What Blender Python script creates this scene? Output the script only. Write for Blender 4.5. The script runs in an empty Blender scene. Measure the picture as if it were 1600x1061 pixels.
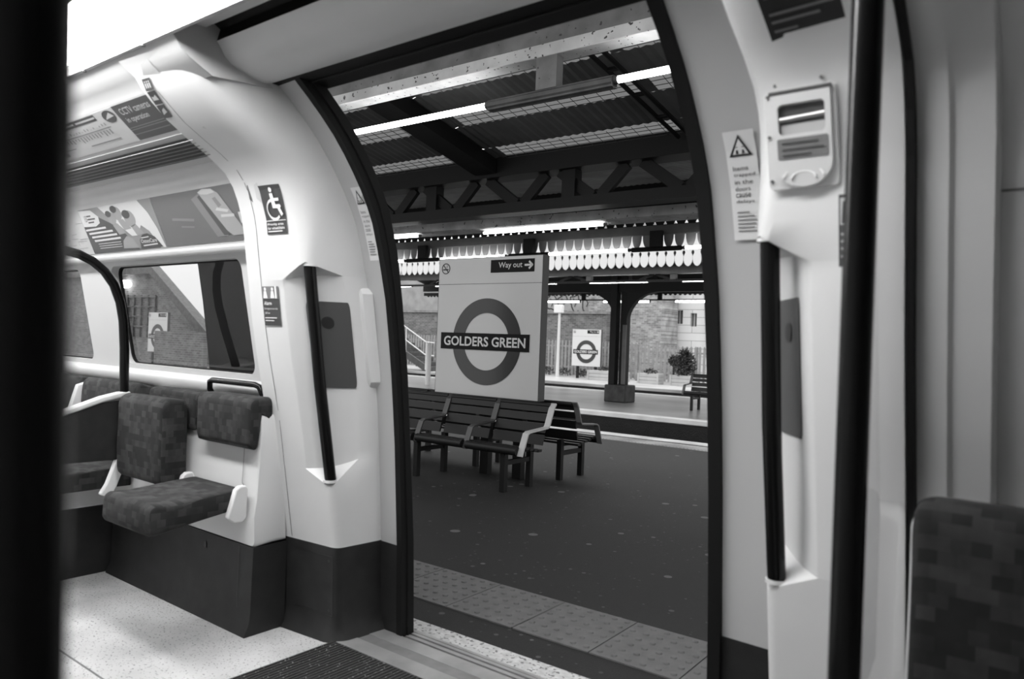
import bpy, bmesh, math, random
from mathutils import Vector, Matrix
from mathutils.geometry import tessellate_polygon
random.seed(7)
SC = bpy.context.scene
COL = SC.collection
PI = math.pi

# ------------------------------------------------------------------ camera, sky, exposure
def setup_camera():
    f, yaw, pitch, roll, h = 1170.0, math.radians(52.2), math.radians(0.2), math.radians(2.15), 1.25
    fw = Vector((-math.cos(yaw)*math.cos(pitch), math.sin(yaw)*math.cos(pitch), math.sin(pitch)))
    r = fw.cross(Vector((0, 0, 1))).normalized()
    u = r.cross(fw)
    c, s = math.cos(roll), math.sin(roll)
    R, U = c*r + s*u, c*u - s*r
    cam = bpy.data.cameras.new('camera')
    cam.sensor_width = 36.0
    cam.sensor_fit = 'HORIZONTAL'
    cam.lens = f/1600.0*36.0
    cam.clip_start = 0.02
    cam.clip_end = 300
    cam.dof.use_dof = True
    cam.dof.focus_distance = 5.5
    cam.dof.aperture_fstop = 2.8
    o = bpy.data.objects.new('camera', cam)
    m = Matrix(((R.x, U.x, -fw.x, 0), (R.y, U.y, -fw.y, 0), (R.z, U.z, -fw.z, h), (0, 0, 0, 1)))
    o.matrix_world = m
    COL.objects.link(o)
    SC.camera = o
setup_camera()

SKY = 2.6
w = bpy.data.worlds.new('overcast_sky')
SC.world = w
w.use_nodes = True
nt = w.node_tree
bg = nt.nodes['Background']
tc = nt.nodes.new('ShaderNodeTexCoord')
sep = nt.nodes.new('ShaderNodeSeparateXYZ')
rmp = nt.nodes.new('ShaderNodeValToRGB')
rmp.color_ramp.elements[0].position = 0.0
rmp.color_ramp.elements[0].color = (.45, .45, .45, 1)
rmp.color_ramp.elements[1].position = 0.6
rmp.color_ramp.elements[1].color = (1, 1, 1, 1)
nt.links.new(tc.outputs['Generated'], sep.inputs[0])
nt.links.new(sep.outputs['Z'], rmp.inputs[0])
nt.links.new(rmp.outputs[0], bg.inputs['Color'])
bg.inputs['Strength'].default_value = SKY
SC.view_settings.view_transform = 'Standard'
SC.view_settings.look = 'None'
SC.view_settings.exposure = 0.0
SC.view_settings.gamma = 1.0
SC.view_settings.use_curve_mapping = False
SC.cycles.use_denoising = True
SC.cycles.max_bounces = 10
SC.cycles.diffuse_bounces = 5
SC.cycles.transparent_max_bounces = 12
SC.cycles.sample_clamp_indirect = 4.0

TRAIN_LIGHT = 34.0
TUBE = 14.0

# ------------------------------------------------------------------ materials
MATS = {}
def mat(name, v, rough=.5, metal=0.0, noise=None, speck=None, bump=None, spec=None, spots=()):
    """grey material; noise=(scale, amount) mottles, speck=(scale, threshold, value) scatters spots of their own"""
    if name in MATS:
        return MATS[name]
    m = bpy.data.materials.new(name)
    m.use_nodes = True
    t = m.node_tree
    b = t.nodes['Principled BSDF']
    b.inputs['Base Color'].default_value = (v, v, v, 1)
    b.inputs['Roughness'].default_value = rough
    b.inputs['Metallic'].default_value = metal
    if spec is not None:
        b.inputs['Specular IOR Level'].default_value = spec
    src = None
    tcn = t.nodes.new('ShaderNodeTexCoord')
    if noise:
        n = t.nodes.new('ShaderNodeTexNoise')
        n.inputs['Scale'].default_value = noise[0]
        n.inputs['Detail'].default_value = 5
        t.links.new(tcn.outputs['Object'], n.inputs['Vector'])
        r = t.nodes.new('ShaderNodeMapRange')
        r.inputs['From Min'].default_value = .3
        r.inputs['From Max'].default_value = .7
        r.inputs['To Min'].default_value = v*(1-noise[1])
        r.inputs['To Max'].default_value = v*(1+noise[1])
        t.links.new(n.outputs['Fac'], r.inputs['Value'])
        src = r.outputs[0]
    if speck:
        vo = t.nodes.new('ShaderNodeTexNoise')
        vo.inputs['Scale'].default_value = speck[0]
        vo.inputs['Detail'].default_value = 1
        t.links.new(tcn.outputs['Object'], vo.inputs['Vector'])
        g = t.nodes.new('ShaderNodeMapRange')
        g.inputs['From Min'].default_value = speck[1]
        g.inputs['From Max'].default_value = speck[1]+.03
        t.links.new(vo.outputs['Fac'], g.inputs['Value'])
        mx = t.nodes.new('ShaderNodeMix')
        mx.data_type = 'FLOAT'
        t.links.new(g.outputs[0], mx.inputs[0])
        if src: t.links.new(src, mx.inputs[2])
        else: mx.inputs[2].default_value = v
        mx.inputs[3].default_value = speck[2]
        src = mx.outputs[0]
    for sc_, rad, val in spots:
        vo = t.nodes.new('ShaderNodeTexVoronoi')
        vo.inputs['Scale'].default_value = sc_
        t.links.new(tcn.outputs['Object'], vo.inputs['Vector'])
        sp = t.nodes.new('ShaderNodeSeparateXYZ')
        t.links.new(vo.outputs['Color'], sp.inputs[0])
        pw = t.nodes.new('ShaderNodeMath'); pw.operation = 'POWER'; pw.inputs[1].default_value = 3.0
        t.links.new(sp.outputs[0], pw.inputs[0])
        ml = t.nodes.new('ShaderNodeMath'); ml.operation = 'MULTIPLY'; ml.inputs[1].default_value = rad
        t.links.new(pw.outputs[0], ml.inputs[0])
        lt = t.nodes.new('ShaderNodeMath'); lt.operation = 'LESS_THAN'
        t.links.new(vo.outputs['Distance'], lt.inputs[0]); t.links.new(ml.outputs[0], lt.inputs[1])
        mx = t.nodes.new('ShaderNodeMix'); mx.data_type = 'FLOAT'
        t.links.new(lt.outputs[0], mx.inputs[0])
        if src: t.links.new(src, mx.inputs[2])
        else: mx.inputs[2].default_value = v
        mx.inputs[3].default_value = val
        src = mx.outputs[0]
    if src:
        t.links.new(src, b.inputs['Base Color'])
    if bump:
        n = t.nodes.new('ShaderNodeTexNoise')
        n.inputs['Scale'].default_value = bump[0]
        t.links.new(tcn.outputs['Object'], n.inputs['Vector'])
        bp = t.nodes.new('ShaderNodeBump')
        bp.inputs['Strength'].default_value = bump[1]
        bp.inputs['Distance'].default_value = .01
        t.links.new(n.outputs['Fac'], bp.inputs['Height'])
        t.links.new(bp.outputs[0], b.inputs['Normal'])
    MATS[name] = m
    return m

def glow(name, strength):
    if name in MATS: return MATS[name]
    m = bpy.data.materials.new(name)
    m.use_nodes = True
    t = m.node_tree
    t.nodes.remove(t.nodes['Principled BSDF'])
    e = t.nodes.new('ShaderNodeEmission')
    e.inputs['Strength'].default_value = strength
    t.links.new(e.outputs[0], t.nodes['Material Output'].inputs[0])
    MATS[name] = m
    return m

def glass(name, tint=.85, refl=1.0):
    if name in MATS: return MATS[name]
    m = bpy.data.materials.new(name)
    m.use_nodes = True
    t = m.node_tree
    t.nodes.remove(t.nodes['Principled BSDF'])
    tr = t.nodes.new('ShaderNodeBsdfTransparent')
    tr.inputs[0].default_value = (tint, tint, tint, 1)
    gl = t.nodes.new('ShaderNodeBsdfGlossy')
    gl.inputs['Roughness'].default_value = .01
    fr = t.nodes.new('ShaderNodeFresnel')
    fr.inputs['IOR'].default_value = 1.5
    mu = t.nodes.new('ShaderNodeMath')
    mu.operation = 'MULTIPLY'
    mu.inputs[1].default_value = refl
    mu.use_clamp = True
    mx = t.nodes.new('ShaderNodeMixShader')
    t.links.new(fr.outputs[0], mu.inputs[0])
    t.links.new(mu.outputs[0], mx.inputs[0])
    t.links.new(tr.outputs[0], mx.inputs[1])
    t.links.new(gl.outputs[0], mx.inputs[2])
    t.links.new(mx.outputs[0], t.nodes['Material Output'].inputs[0])
    MATS[name] = m
    return m

def translucent(name, v):
    if name in MATS: return MATS[name]
    m = bpy.data.materials.new(name)
    m.use_nodes = True
    t = m.node_tree
    t.nodes.remove(t.nodes['Principled BSDF'])
    a = t.nodes.new('ShaderNodeBsdfTranslucent')
    a.inputs[0].default_value = (v, v, v, 1)
    b = t.nodes.new('ShaderNodeBsdfDiffuse')
    b.inputs[0].default_value = (.12, .12, .12, 1)
    mx = t.nodes.new('ShaderNodeMixShader')
    mx.inputs[0].default_value = .5
    t.links.new(a.outputs[0], mx.inputs[1])
    t.links.new(b.outputs[0], mx.inputs[2])
    t.links.new(mx.outputs[0], t.nodes['Material Output'].inputs[0])
    MATS[name] = m
    return m

def brickish(name, c1, c2, mortar, bw, bh, ms, rough=.85, swz='xz', squash=None, bias=0.0, off=.5, noise=0.0):
    """courses of blocks; swz chooses which object axes run along and up the courses"""
    if name in MATS: return MATS[name]
    m = bpy.data.materials.new(name)
    m.use_nodes = True
    t = m.node_tree
    b = t.nodes['Principled BSDF']
    b.inputs['Roughness'].default_value = rough
    tcn = t.nodes.new('ShaderNodeTexCoord')
    sp = t.nodes.new('ShaderNodeSeparateXYZ')
    cb = t.nodes.new('ShaderNodeCombineXYZ')
    ad = t.nodes.new('ShaderNodeMath')
    ad.operation = 'ADD'
    t.links.new(tcn.outputs['Object'], sp.inputs[0])
    t.links.new(sp.outputs['X'], cb.inputs[0])
    t.links.new(sp.outputs['Y'], ad.inputs[0])
    t.links.new(sp.outputs['Z'], ad.inputs[1])
    if swz == 'xz': t.links.new(sp.outputs['Z'], cb.inputs[1])
    else:
        t.links.new(ad.outputs[0], cb.inputs[1])
        cb2 = t.nodes.new('ShaderNodeCombineXYZ')
        t.links.new(sp.outputs['Y'], cb2.inputs[0]); t.links.new(sp.outputs['Z'], cb2.inputs[1])
        ge = t.nodes.new('ShaderNodeNewGeometry')
        sn = t.nodes.new('ShaderNodeSeparateXYZ')
        t.links.new(ge.outputs['Normal'], sn.inputs[0])
        ab = t.nodes.new('ShaderNodeMath'); ab.operation = 'ABSOLUTE'
        t.links.new(sn.outputs['X'], ab.inputs[0])
        gt = t.nodes.new('ShaderNodeMath'); gt.operation = 'GREATER_THAN'; gt.inputs[1].default_value = .7
        t.links.new(ab.outputs[0], gt.inputs[0])
        mv = t.nodes.new('ShaderNodeMix'); mv.data_type = 'VECTOR'
        t.links.new(gt.outputs[0], mv.inputs['Factor']); t.links.new(cb.outputs[0], mv.inputs[4]); t.links.new(cb2.outputs[0], mv.inputs[5])
        cb = mv
    br = t.nodes.new('ShaderNodeTexBrick')
    br.inputs['Scale'].default_value = 1.0
    br.inputs['Brick Width'].default_value = bw
    br.inputs['Row Height'].default_value = bh
    br.inputs['Mortar Size'].default_value = ms
    br.inputs['Mortar Smooth'].default_value = .2
    br.inputs['Bias'].default_value = bias
    br.offset = off
    br.inputs['Color1'].default_value = (c1, c1, c1, 1)
    br.inputs['Color2'].default_value = (c2, c2, c2, 1)
    br.inputs['Mortar'].default_value = (mortar, mortar, mortar, 1)
    t.links.new(cb.outputs[1] if swz != 'xz' else cb.outputs[0], br.inputs['Vector'])
    out = br.outputs['Color']
    if noise:
        n = t.nodes.new('ShaderNodeTexNoise')
        n.inputs['Scale'].default_value = 1.3/bw*.5
        n.inputs['Detail'].default_value = 6
        t.links.new(tcn.outputs['Object'], n.inputs['Vector'])
        r = t.nodes.new('ShaderNodeMapRange')
        r.inputs['From Min'].default_value = .3
        r.inputs['From Max'].default_value = .7
        r.inputs['To Min'].default_value = 1-noise
        r.inputs['To Max'].default_value = 1+noise
        t.links.new(n.outputs['Fac'], r.inputs['Value'])
        vm = t.nodes.new('ShaderNodeVectorMath')
        vm.operation = 'SCALE'
        t.links.new(out, vm.inputs[0])
        t.links.new(r.outputs[0], vm.inputs['Scale'])
        out = vm.outputs[0]
    t.links.new(out, b.inputs['Base Color'])
    MATS[name] = m
    return m

WHITE = mat('white moulded plastic', .60, .38, noise=(3, .03))
COVE = mat('white ceiling laminate', .50, .4)
JAMB = mat('grey door pillar paint', .40, .45)
KICK = mat('dark grey kick panel', .018, .5, noise=(12, .25), spec=.3)
RUBBER = mat('black rubber', .005, .6, spec=.2)
SEAM = mat('dark panel seam', .12, .6)
LINO = mat('speckled pale floor', .46, .55, noise=(2.6, .26), speck=(110, .645, .10))
MATTING = mat('ribbed dark matting', .020, .8, spots=((55, .30, .30), (90, .3, .25)))
SILL = mat('worn aluminium sill', .42, .42, .6, noise=(6, .2))
SILLD = mat('dull grey sill strip', .20, .5, .3, noise=(9, .25))
POLE = mat('dark enamelled pole', .004, .22, spec=.22)
STEEL = mat('brushed steel', .5, .35, .8)
DPANEL = mat('dark grey sensor plate', .060, .4)
BLACK = mat('black print', .012, .4)
DARKP = mat('dark print', .045, .4)
MIDP = mat('mid grey print', .16, .45)
LIGHTP = mat('pale print', .42, .45)
PAPER = mat('white sticker paper', .62, .4)
CREAM = mat('white print', .72, .4)
MOQ = brickish('moquette', .0095, .043, .02, .034, .028, 0.0, rough=.95, swz='xyz', bias=-.25, off=.37, noise=.3)
PANE = glass('train window glass', .72)
CLEAR = glass('screen glass', .90)
LAMP = glow('fluorescent ceiling diffuser', TRAIN_LIGHT)
TUBEM = glow('fluorescent tube glow', TUBE)
ASPH = mat('dark platform asphalt', .0105, .78, noise=(1.1, .22), bump=(160, .35), spots=((4.5, .17, .12), (11, .20, .075), (26, .26, .05)))
TACT = mat('grey tactile paving', .13, .7, noise=(14, .15), bump=(220, .5))
STRIPE = mat('worn white edge paint', .50, .7, noise=(30, .2), speck=(55, .60, .16))
CONC = mat('weathered concrete', .20, .8, noise=(4, .3))
WETCONC = mat('wet platform paving', .23, .30, noise=(.9, .35))
TRACK = mat('dark track ballast', .006, .9, noise=(8, .4), bump=(40, 1))
SIGNW = mat('white enamel sign', .60, .16, noise=(2, .02))
RING = mat('mid grey enamel', .042, .14, spec=.4)
BAR = mat('dark enamel bar', .006, .4, spec=.12)
LETTER = mat('white enamel lettering', .66, .2)
SIGNEDGE = mat('grey sign casing', .05, .5)
BENCHW = mat('dark painted bench timber', .008, .5, spec=.35)
BENCHS = mat('dark bench steel', .006, .5, spec=.3)
ARMW = mat('pale armrest strip', .55, .4)
ARMD = mat('grey armrest strip', .05, .4)
PEEL = mat('peeling white beam paint', .70, .7, noise=(4, .2), speck=(34, .67, .09))
PEELG = mat('peeling grey beam paint', .22, .75, noise=(5, .3), speck=(26, .70, .08))
ROOF = mat('dark corrugated roofing', .085, .8, noise=(3, .3))
IRON = mat('dark painted ironwork', .007, .6, spec=.25)
GREYI = mat('grey painted ironwork', .075, .5, noise=(4, .2))
SKYL = translucent('grimy wired glass', .16)
WIRE = mat('thin wire', .06, .6)
DAGG = mat('shade grey timber dagger', .15, .6)  # daggers seen from behind: their shade is put into the base colour
DAGW = mat('white timber dagger', .72, .5)
CONDUIT = mat('grey lighting conduit', .07, .5, noise=(9, .4))
BRICK = brickish('brown brickwork', .075, .16, .20, .225, .075, .010, noise=.25)
BRICKL = brickish('pale brickwork', .16, .34, .36, .225, .075, .010, noise=.3)
BLOCK = brickish('pale rendered blocks', .66, .74, .30, 1.5, .33, .012, noise=.06)
RENDER = mat('graffitied grey render', .30, .8, noise=(2, .2))
PALE = mat('weathered fence pales', .25, .7, noise=(5, .2))
TIMBER = mat('weathered planter timber', .42, .8, noise=(2, .12))
LEAF = mat('dark foliage', .035, .7, noise=(12, .5))
POSTW = mat('white painted post', .60, .5)
SOIL = mat('dark soil', .03, .9)

# ------------------------------------------------------------------ mesh builder
DY = math.radians(1.3)
CZ, SZ = math.cos(DY), math.sin(DY)
class MB:
    def __init__(s): s.v, s.f, s.m = [], [], []
    def add(s, vs, fs, mi=0):
        n = len(s.v)
        s.v += [tuple(p) for p in vs]
        for f in fs:
            s.f.append(tuple(i+n for i in f)); s.m.append(mi)
        return s
    def box(s, x0, x1, y0, y1, z0, z1, mi=0):
        vs = [(x, y, z) for z in (z0, z1) for y in (y0, y1) for x in (x0, x1)]
        return s.add(vs, [(0, 2, 3, 1), (4, 5, 7, 6), (0, 1, 5, 4), (2, 6, 7, 3), (0, 4, 6, 2), (1, 3, 7, 5)], mi)
    def loft(s, rows, mi=0, closed=False, caps=False):
        n = len(rows[0]); base = []
        for r in rows: base += r
        fs = []; ms = []
        for i in range(len(rows)-1):
            for j in range(n if closed else n-1):
                k = (j+1) % n
                fs.append((i*n+j, i*n+k, (i+1)*n+k, (i+1)*n+j))
                ms.append(mi(i, j) if callable(mi) else mi)
        o = len(s.v)
        s.v += [tuple(p) for p in base]
        for f, m in zip(fs, ms):
            s.f.append(tuple(i+o for i in f)); s.m.append(m)
        if caps:
            mm = mi(0, 0) if callable(mi) else mi
            s.f.append(tuple(o+i for i in range(n))[::-1]); s.m.append(mm)
            s.f.append(tuple(o+(len(rows)-1)*n+i for i in range(n))); s.m.append(mm)
        return s
    def tube(s, path, r, n=12, mi=0, rect=None, up=None):
        P = [Vector(p) for p in path]; rows = []
        prev = None
        for i, p in enumerate(P):
            d = (P[min(i+1, len(P)-1)]-P[max(i-1, 0)]).normalized()
            if prev is None:
                a = Vector(up) if up else (Vector((0, 0, 1)) if abs(d.z) < .9 else Vector((0, 1, 0)))
            else: a = prev
            a = (a-d*a.dot(d)).normalized(); prev = a
            b = d.cross(a)
            if rect:
                hw, hh = rect[0]/2, rect[1]/2
                rows.append([p+a*y*hh+b*x*hw for x, y in ((1, 1), (-1, 1), (-1, -1), (1, -1))])
            else:
                rr = r[i] if isinstance(r, (list, tuple)) else r
                rows.append([p+(a*math.cos(2*PI*k/n)+b*math.sin(2*PI*k/n))*rr for k in range(n)])
        return s.loft(rows, mi, closed=True, caps=True)
    def plate(s, outer, holes, fn, t=.004, mi=0, mi_side=None):
        """flat (u,v) outline with holes carried to space by fn(u,v,w); w=0 is the seen face"""
        loops = [list(outer)]+[list(h) for h in holes]
        flat = [p for l in loops for p in l]
        tris = tessellate_polygon([[Vector((p[0], p[1], 0)) for p in l] for l in loops])
        n = len(flat)
        vs = [fn(p[0], p[1], 0) for p in flat]
        fs = []
        for a, b, c in tris:
            ar = (flat[b][0]-flat[a][0])*(flat[c][1]-flat[a][1])-(flat[c][0]-flat[a][0])*(flat[b][1]-flat[a][1])
            fs.append((a, b, c) if ar > 0 else (a, c, b))
        if t:
            vs += [fn(p[0], p[1], t) for p in flat]
            fs += [tuple(i+n for i in f[::-1]) for f in list(fs)]
        s.add(vs, fs, mi)
        if t:
            o = len(s.v)-2*n; k = 0
            for l in loops:
                m = len(l)
                for i in range(m):
                    a, b = k+i, k+(i+1) % m
                    s.f.append((o+b, o+a, o+a+n, o+b+n)); s.m.append(mi if mi_side is None else mi_side)
                k += m
        return s
    def grid(s, u0, u1, v0, v1, fn, nu=1, nv=6, mi=0):
        rows = [[fn(u0+(u1-u0)*i/nu, v0+(v1-v0)*j/nv, 0) for i in range(nu+1)] for j in range(nv+1)]
        return s.loft(rows, mi)
    def stroke(s, pts, wd, fn, mi=0, w=-.0012):
        for (a, b) in zip(pts[:-1], pts[1:]):
            d = Vector((b[0]-a[0], b[1]-a[1]))
            if d.length < 1e-9: continue
            d.normalize(); nx, ny = -d.y*wd/2, d.x*wd/2
            ex, ey = d.x*wd*.25, d.y*wd*.25
            q = [(a[0]-nx-ex, a[1]-ny-ey), (b[0]-nx+ex, b[1]-ny+ey), (b[0]+nx+ex, b[1]+ny+ey), (a[0]+nx-ex, a[1]+ny-ey)]
            s.add([fn(u, v, w) for u, v in q], [(0, 1, 2, 3)], mi)
        return s
    def poly(s, pts, fn, mi=0, w=-.0012):
        tris = tessellate_polygon([[Vector((p[0], p[1], 0)) for p in pts]])
        vs = [fn(p[0], p[1], w) for p in pts]; fs = []
        for a, b, c in tris:
            ar = (pts[b][0]-pts[a][0])*(pts[c][1]-pts[a][1])-(pts[c][0]-pts[a][0])*(pts[b][1]-pts[a][1])
            fs.append((a, b, c) if ar > 0 else (a, c, b))
        return s.add(vs, fs, mi)
    def text(s, body, u0, u1, v0, v1, fn, mi=0, bold=0.0, w=-.0012):
        """lettering fitted into the box u0..u1, v0..v1"""
        c = bpy.data.curves.new('lettering', 'FONT')
        c.body = body; c.size = 1.0; c.offset = bold; c.resolution_u = 3
        o = bpy.data.objects.new('lettering', c)
        COL.objects.link(o)
        dg = bpy.context.evaluated_depsgraph_get()
        me = bpy.data.meshes.new_from_object(o.evaluated_get(dg))
        vs = [v.co.copy() for v in me.vertices]
        fs = [tuple(p.vertices) for p in me.polygons]
        bpy.data.objects.remove(o); bpy.data.curves.remove(c); bpy.data.meshes.remove(me)
        if not vs: return s
        xa, xb = min(p.x for p in vs), max(p.x for p in vs)
        ya, yb = min(p.y for p in vs), max(p.y for p in vs)
        pts = [(u0+(p.x-xa)/(xb-xa)*(u1-u0), v0+(p.y-ya)/(yb-ya)*(v1-v0)) for p in vs]
        out = []
        for f in fs:
            ar = sum(pts[f[i]][0]*pts[f[(i+1) % len(f)]][1]-pts[f[(i+1) % len(f)]][0]*pts[f[i]][1] for i in range(len(f)))
            out.append(f if ar > 0 else f[::-1])
        return s.add([fn(u, v, w) for u, v in pts], out, mi)

def ring_pts(cx, cy, rx, ry=None, n=48, a0=0, a1=2*PI):
    ry = rx if ry is None else ry
    full = abs(a1-a0-2*PI) < 1e-6
    return [(cx+rx*math.cos(a0+(a1-a0)*i/(n if full else n-1)), cy+ry*math.sin(a0+(a1-a0)*i/(n if full else n-1))) for i in range(n)]
def rrect(x0, x1, y0, y1, r, n=5):
    out = []
    for cx, cy, a in ((x1-r, y0+r, -PI/2), (x1-r, y1-r, 0), (x0+r, y1-r, PI/2), (x0+r, y0+r, PI)):
        for i in range(n+1):
            t = a+PI/2*i/n
            out.append((cx+r*math.cos(t), cy+r*math.sin(t)))
    return out

FR = {}
def thing(name, label, cat, loc, group=None, st=False, kind=None):
    o = bpy.data.objects.new(name, None)
    o.empty_display_size = .1
    COL.objects.link(o)
    place(o, loc, st)
    o['label'] = label; o['category'] = cat
    if group: o['group'] = group
    if kind: o['kind'] = kind
    FR[o.name] = Vector(loc)
    return o
def place(o, loc, st):
    if st:
        o.location = (CZ*loc[0]-SZ*loc[1], SZ*loc[0]+CZ*loc[1], loc[2])
        o.rotation_euler = (0, 0, DY)
    else:
        o.location = loc
def build(mb, name, mats, parent=None, st=False, loc=None, smooth=None, bevel=0, label=None, cat=None, group=None, kind=None, seg=2):
    if not isinstance(mats, (list, tuple)): mats = [mats]
    if parent is not None:
        off = FR[parent.name]
    elif loc is not None: off = Vector(loc)
    else:
        xs, ys, zs = zip(*mb.v)
        off = Vector(((min(xs)+max(xs))/2, (min(ys)+max(ys))/2, min(zs)))
    me = bpy.data.meshes.new(name)
    me.from_pydata([(p[0]-off.x, p[1]-off.y, p[2]-off.z) for p in mb.v], [], mb.f)
    for m in mats: me.materials.append(m)
    me.polygons.foreach_set('material_index', mb.m)
    me.validate()
    me.update()
    if smooth:
        me.polygons.foreach_set('use_smooth', [True]*len(me.polygons))
        me.set_sharp_from_angle(angle=math.radians(smooth))
    o = bpy.data.objects.new(name, me)
    COL.objects.link(o)
    if parent is not None: o.parent = parent; 
    else: place(o, tuple(off), st)
    FR[o.name] = off
    if bevel:
        b = o.modifiers.new('bevel', 'BEVEL')
        b.width = bevel; b.segments = seg; b.limit_method = 'ANGLE'; b.angle_limit = math.radians(40)
        if not smooth:
            me.polygons.foreach_set('use_smooth', [True]*len(me.polygons))
            me.set_sharp_from_angle(angle=math.radians(35))
    if label: o['label'] = label
    if cat: o['category'] = cat
    if group: o['group'] = group
    if kind: o['kind'] = kind
    return o
def dup(root, loc, label=None, st=False):
    r = root.copy(); COL.objects.link(r); place(r, loc, st)
    if label: r['label'] = label
    for ch in list(root.children):
        c = ch.copy(); COL.objects.link(c); c.parent = r
        for g in list(ch.children):
            d = g.copy(); COL.objects.link(d); d.parent = c
    return r
def lerp_tab(tab, z):
    if z <= tab[0][0]: return tab[0][1]
    for (a, ya), (b, yb) in zip(tab[:-1], tab[1:]):
        if z <= b: return ya+(yb-ya)*(z-a)/(b-a)
    return tab[-1][1]

# ------------------------------------------------------------------ carriage cross-section (y as a function of height)
SA_T = [(0, 1.98), (.384, 1.963), (.893, 1.877), (1.146, 1.819), (1.302, 1.788), (1.571, 1.747), (1.70, 1.728), (1.808, 1.692), (1.867, 1.656), (1.891, 1.630), (1.927, 1.574), (1.991, 1.458), (2.013, 1.42), (2.06, 1.362), (2.108, 1.306), (2.151, 1.275), (2.2, 1.20)]
EO_T = [(0, 2.221), (.38, 2.19), (1.05, 2.157), (1.44, 2.09), (1.61, 2.06), (1.73, 2.032), (1.824, 1.99), (1.936, 1.905), (2.061, 1.757), (2.161, 1.584), (2.2, 1.50)]
JI_T = [(0, 2.223), (.393, 2.205), (.795, 2.173), (1.05, 2.145), (1.373, 2.097), (1.575, 2.045), (1.70, 2.005), (1.792, 1.960), (1.90, 1.885), (1.986, 1.815), (2.08, 1.715), (2.165, 1.606), (2.25, 1.49)]
LO_T = [(0, 2.289), (.381, 2.269), (.791, 2.229), (1.1, 2.195), (1.377, 2.154), (1.60, 2.112), (1.759, 2.06), (1.86, 2.005), (1.941, 1.945), (2.062, 1.842), (2.156, 1.732), (2.25, 1.61)]
def sa(z): return lerp_tab(SA_T, z)
def eo(z): return lerp_tab(EO_T, z)
def ji(z): return lerp_tab(JI_T, z)
def lo(z): return lerp_tab(LO_T, z)
ZS = [0, .1, .2, .38, .5, .65, .8, .95, 1.1, 1.25, 1.4, 1.5, 1.6, 1.7, 1.76, 1.82, 1.88, 1.94, 2.0, 2.06, 2.11, 2.16]

# ------------------------------------------------------------------ carriage shell
mb = MB(); mb.box(-7.2, 3.2, -.35, 2.0, -.06, 0)
build(mb, 'floor', LINO, kind='structure', loc=(0, 0, 0), label='speckled pale carriage floor', cat='floor')
mb = MB()
mb.box(-7.2, -2.42, 1.238, 1.245, 0, .0012); mb.box(-7.2, -2.42, .93, .936, 0, .0012)
build(mb, 'floor_seam', SEAM, kind='structure', label='dark seams running along the carriage floor', cat='floor')
mb = MB(); mb.box(-7.2, 3.2, -.40, -.35, 0, 2.3)
build(mb, 'wall_back', COVE, kind='structure', label='carriage wall behind the viewer', cat='wall')
mb = MB(); mb.box(-7.25, -7.2, -.35, 2.0, 0, 2.3)
build(mb, 'wall_end', COVE, kind='structure', label='far end wall of the carriage', cat='wall')
mb = MB(); mb.box(3.2, 3.25, -.35, 2.0, 0, 2.3)
build(mb, 'wall_front', COVE, kind='structure', label='near end wall of the carriage', cat='wall')
mb = MB(); mb.box(-7.2, 3.2, -.38, .945, 2.25, 2.28)
build(mb, 'ceiling', COVE, kind='structure', label='white carriage ceiling beside the light strip', cat='ceiling')
mb = MB(); mb.box(-7.25, 3.25, -.42, 1.80, 2.34, 2.40)
build(mb, 'train_roof', IRON, kind='structure', label='outer roof of the carriage', cat='roof')

# bay wall left of the doors, with two windows
def win_y(z): return 1.845+(1.575-z)/(1.575-1.05)*.105
def bay(x0, x1, holes_on, name, label):
    mb = MB()
    upper = [(1.21, 2.225), (1.225, 2.20), (1.25, 2.172), (1.28, 2.15), (1.31, 2.132), (1.32, 2.117), (1.325, 2.112), (1.455, 2.003), (1.462, 1.997), (1.60, 1.922),
             (1.61, 1.925), (1.627, 1.918), (1.645, 1.900), (1.652, 1.888), (1.662, 1.880), (1.675, 1.862), (1.780, 1.622), (1.772, 1.612), (1.775, 1.598), (1.79, 1.588), (1.80, 1.60)]
    mb.loft([[(x0, y, z) for y, z in upper], [(x1, y, z) for y, z in upper]][::-1])
    zt, zb = 1.60, 1.03
    lower = [(win_y(zb)-.01, zb+.005), (1.925, zb), (1.905, 1.02), (1.90, 1.0), (1.91, .965), (1.935, .945), (1.955, .9), (1.97, .6), (1.98, 0)]
    x2 = -2.762
    mb.loft([[(x0, y, z) for y, z in lower], [(x2, y, z) for y, z in lower]][::-1])
    def fn(u, v, wd): return (u, win_y(v)-.012+wd, v)
    outer = [(x0, zb), (x2, zb), (x2, zt), (x0, zt)]
    mb.plate(outer, holes_on, fn, .05)
    o = build(mb, name, [COVE], smooth=50, kind='structure', label=label, cat='wall')
    return o
bay(-7.2, -2.60, [rrect(-4.155, -2.93, 1.06, 1.572, .05), rrect(-5.95, -4.53, 1.06, 1.572, .05)], 'wall_left', 'white seat bay wall with two windows')
mb = MB()
cv = [(1.205, 2.228), (1.225, 2.202), (1.25, 2.174), (1.28, 2.152), (1.305, 2.140), (1.36, 2.115)]
mb.loft([[(-2.76, y, z) for y, z in cv], [(-2.383, y, z) for y, z in cv]][::-1])
rz_ = [(1.20, 2.228)]+cv[1:]+[(1.60, 2.14), (1.60, 2.31), (1.20, 2.31)]
mb.plate(rz_, [], lambda u, v, wd: (-2.386-wd, u, v), .004)
build(mb, 'ceiling_cove', COVE, smooth=50, kind='structure', label='white cove above the left door surround', cat='ceiling')
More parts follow.
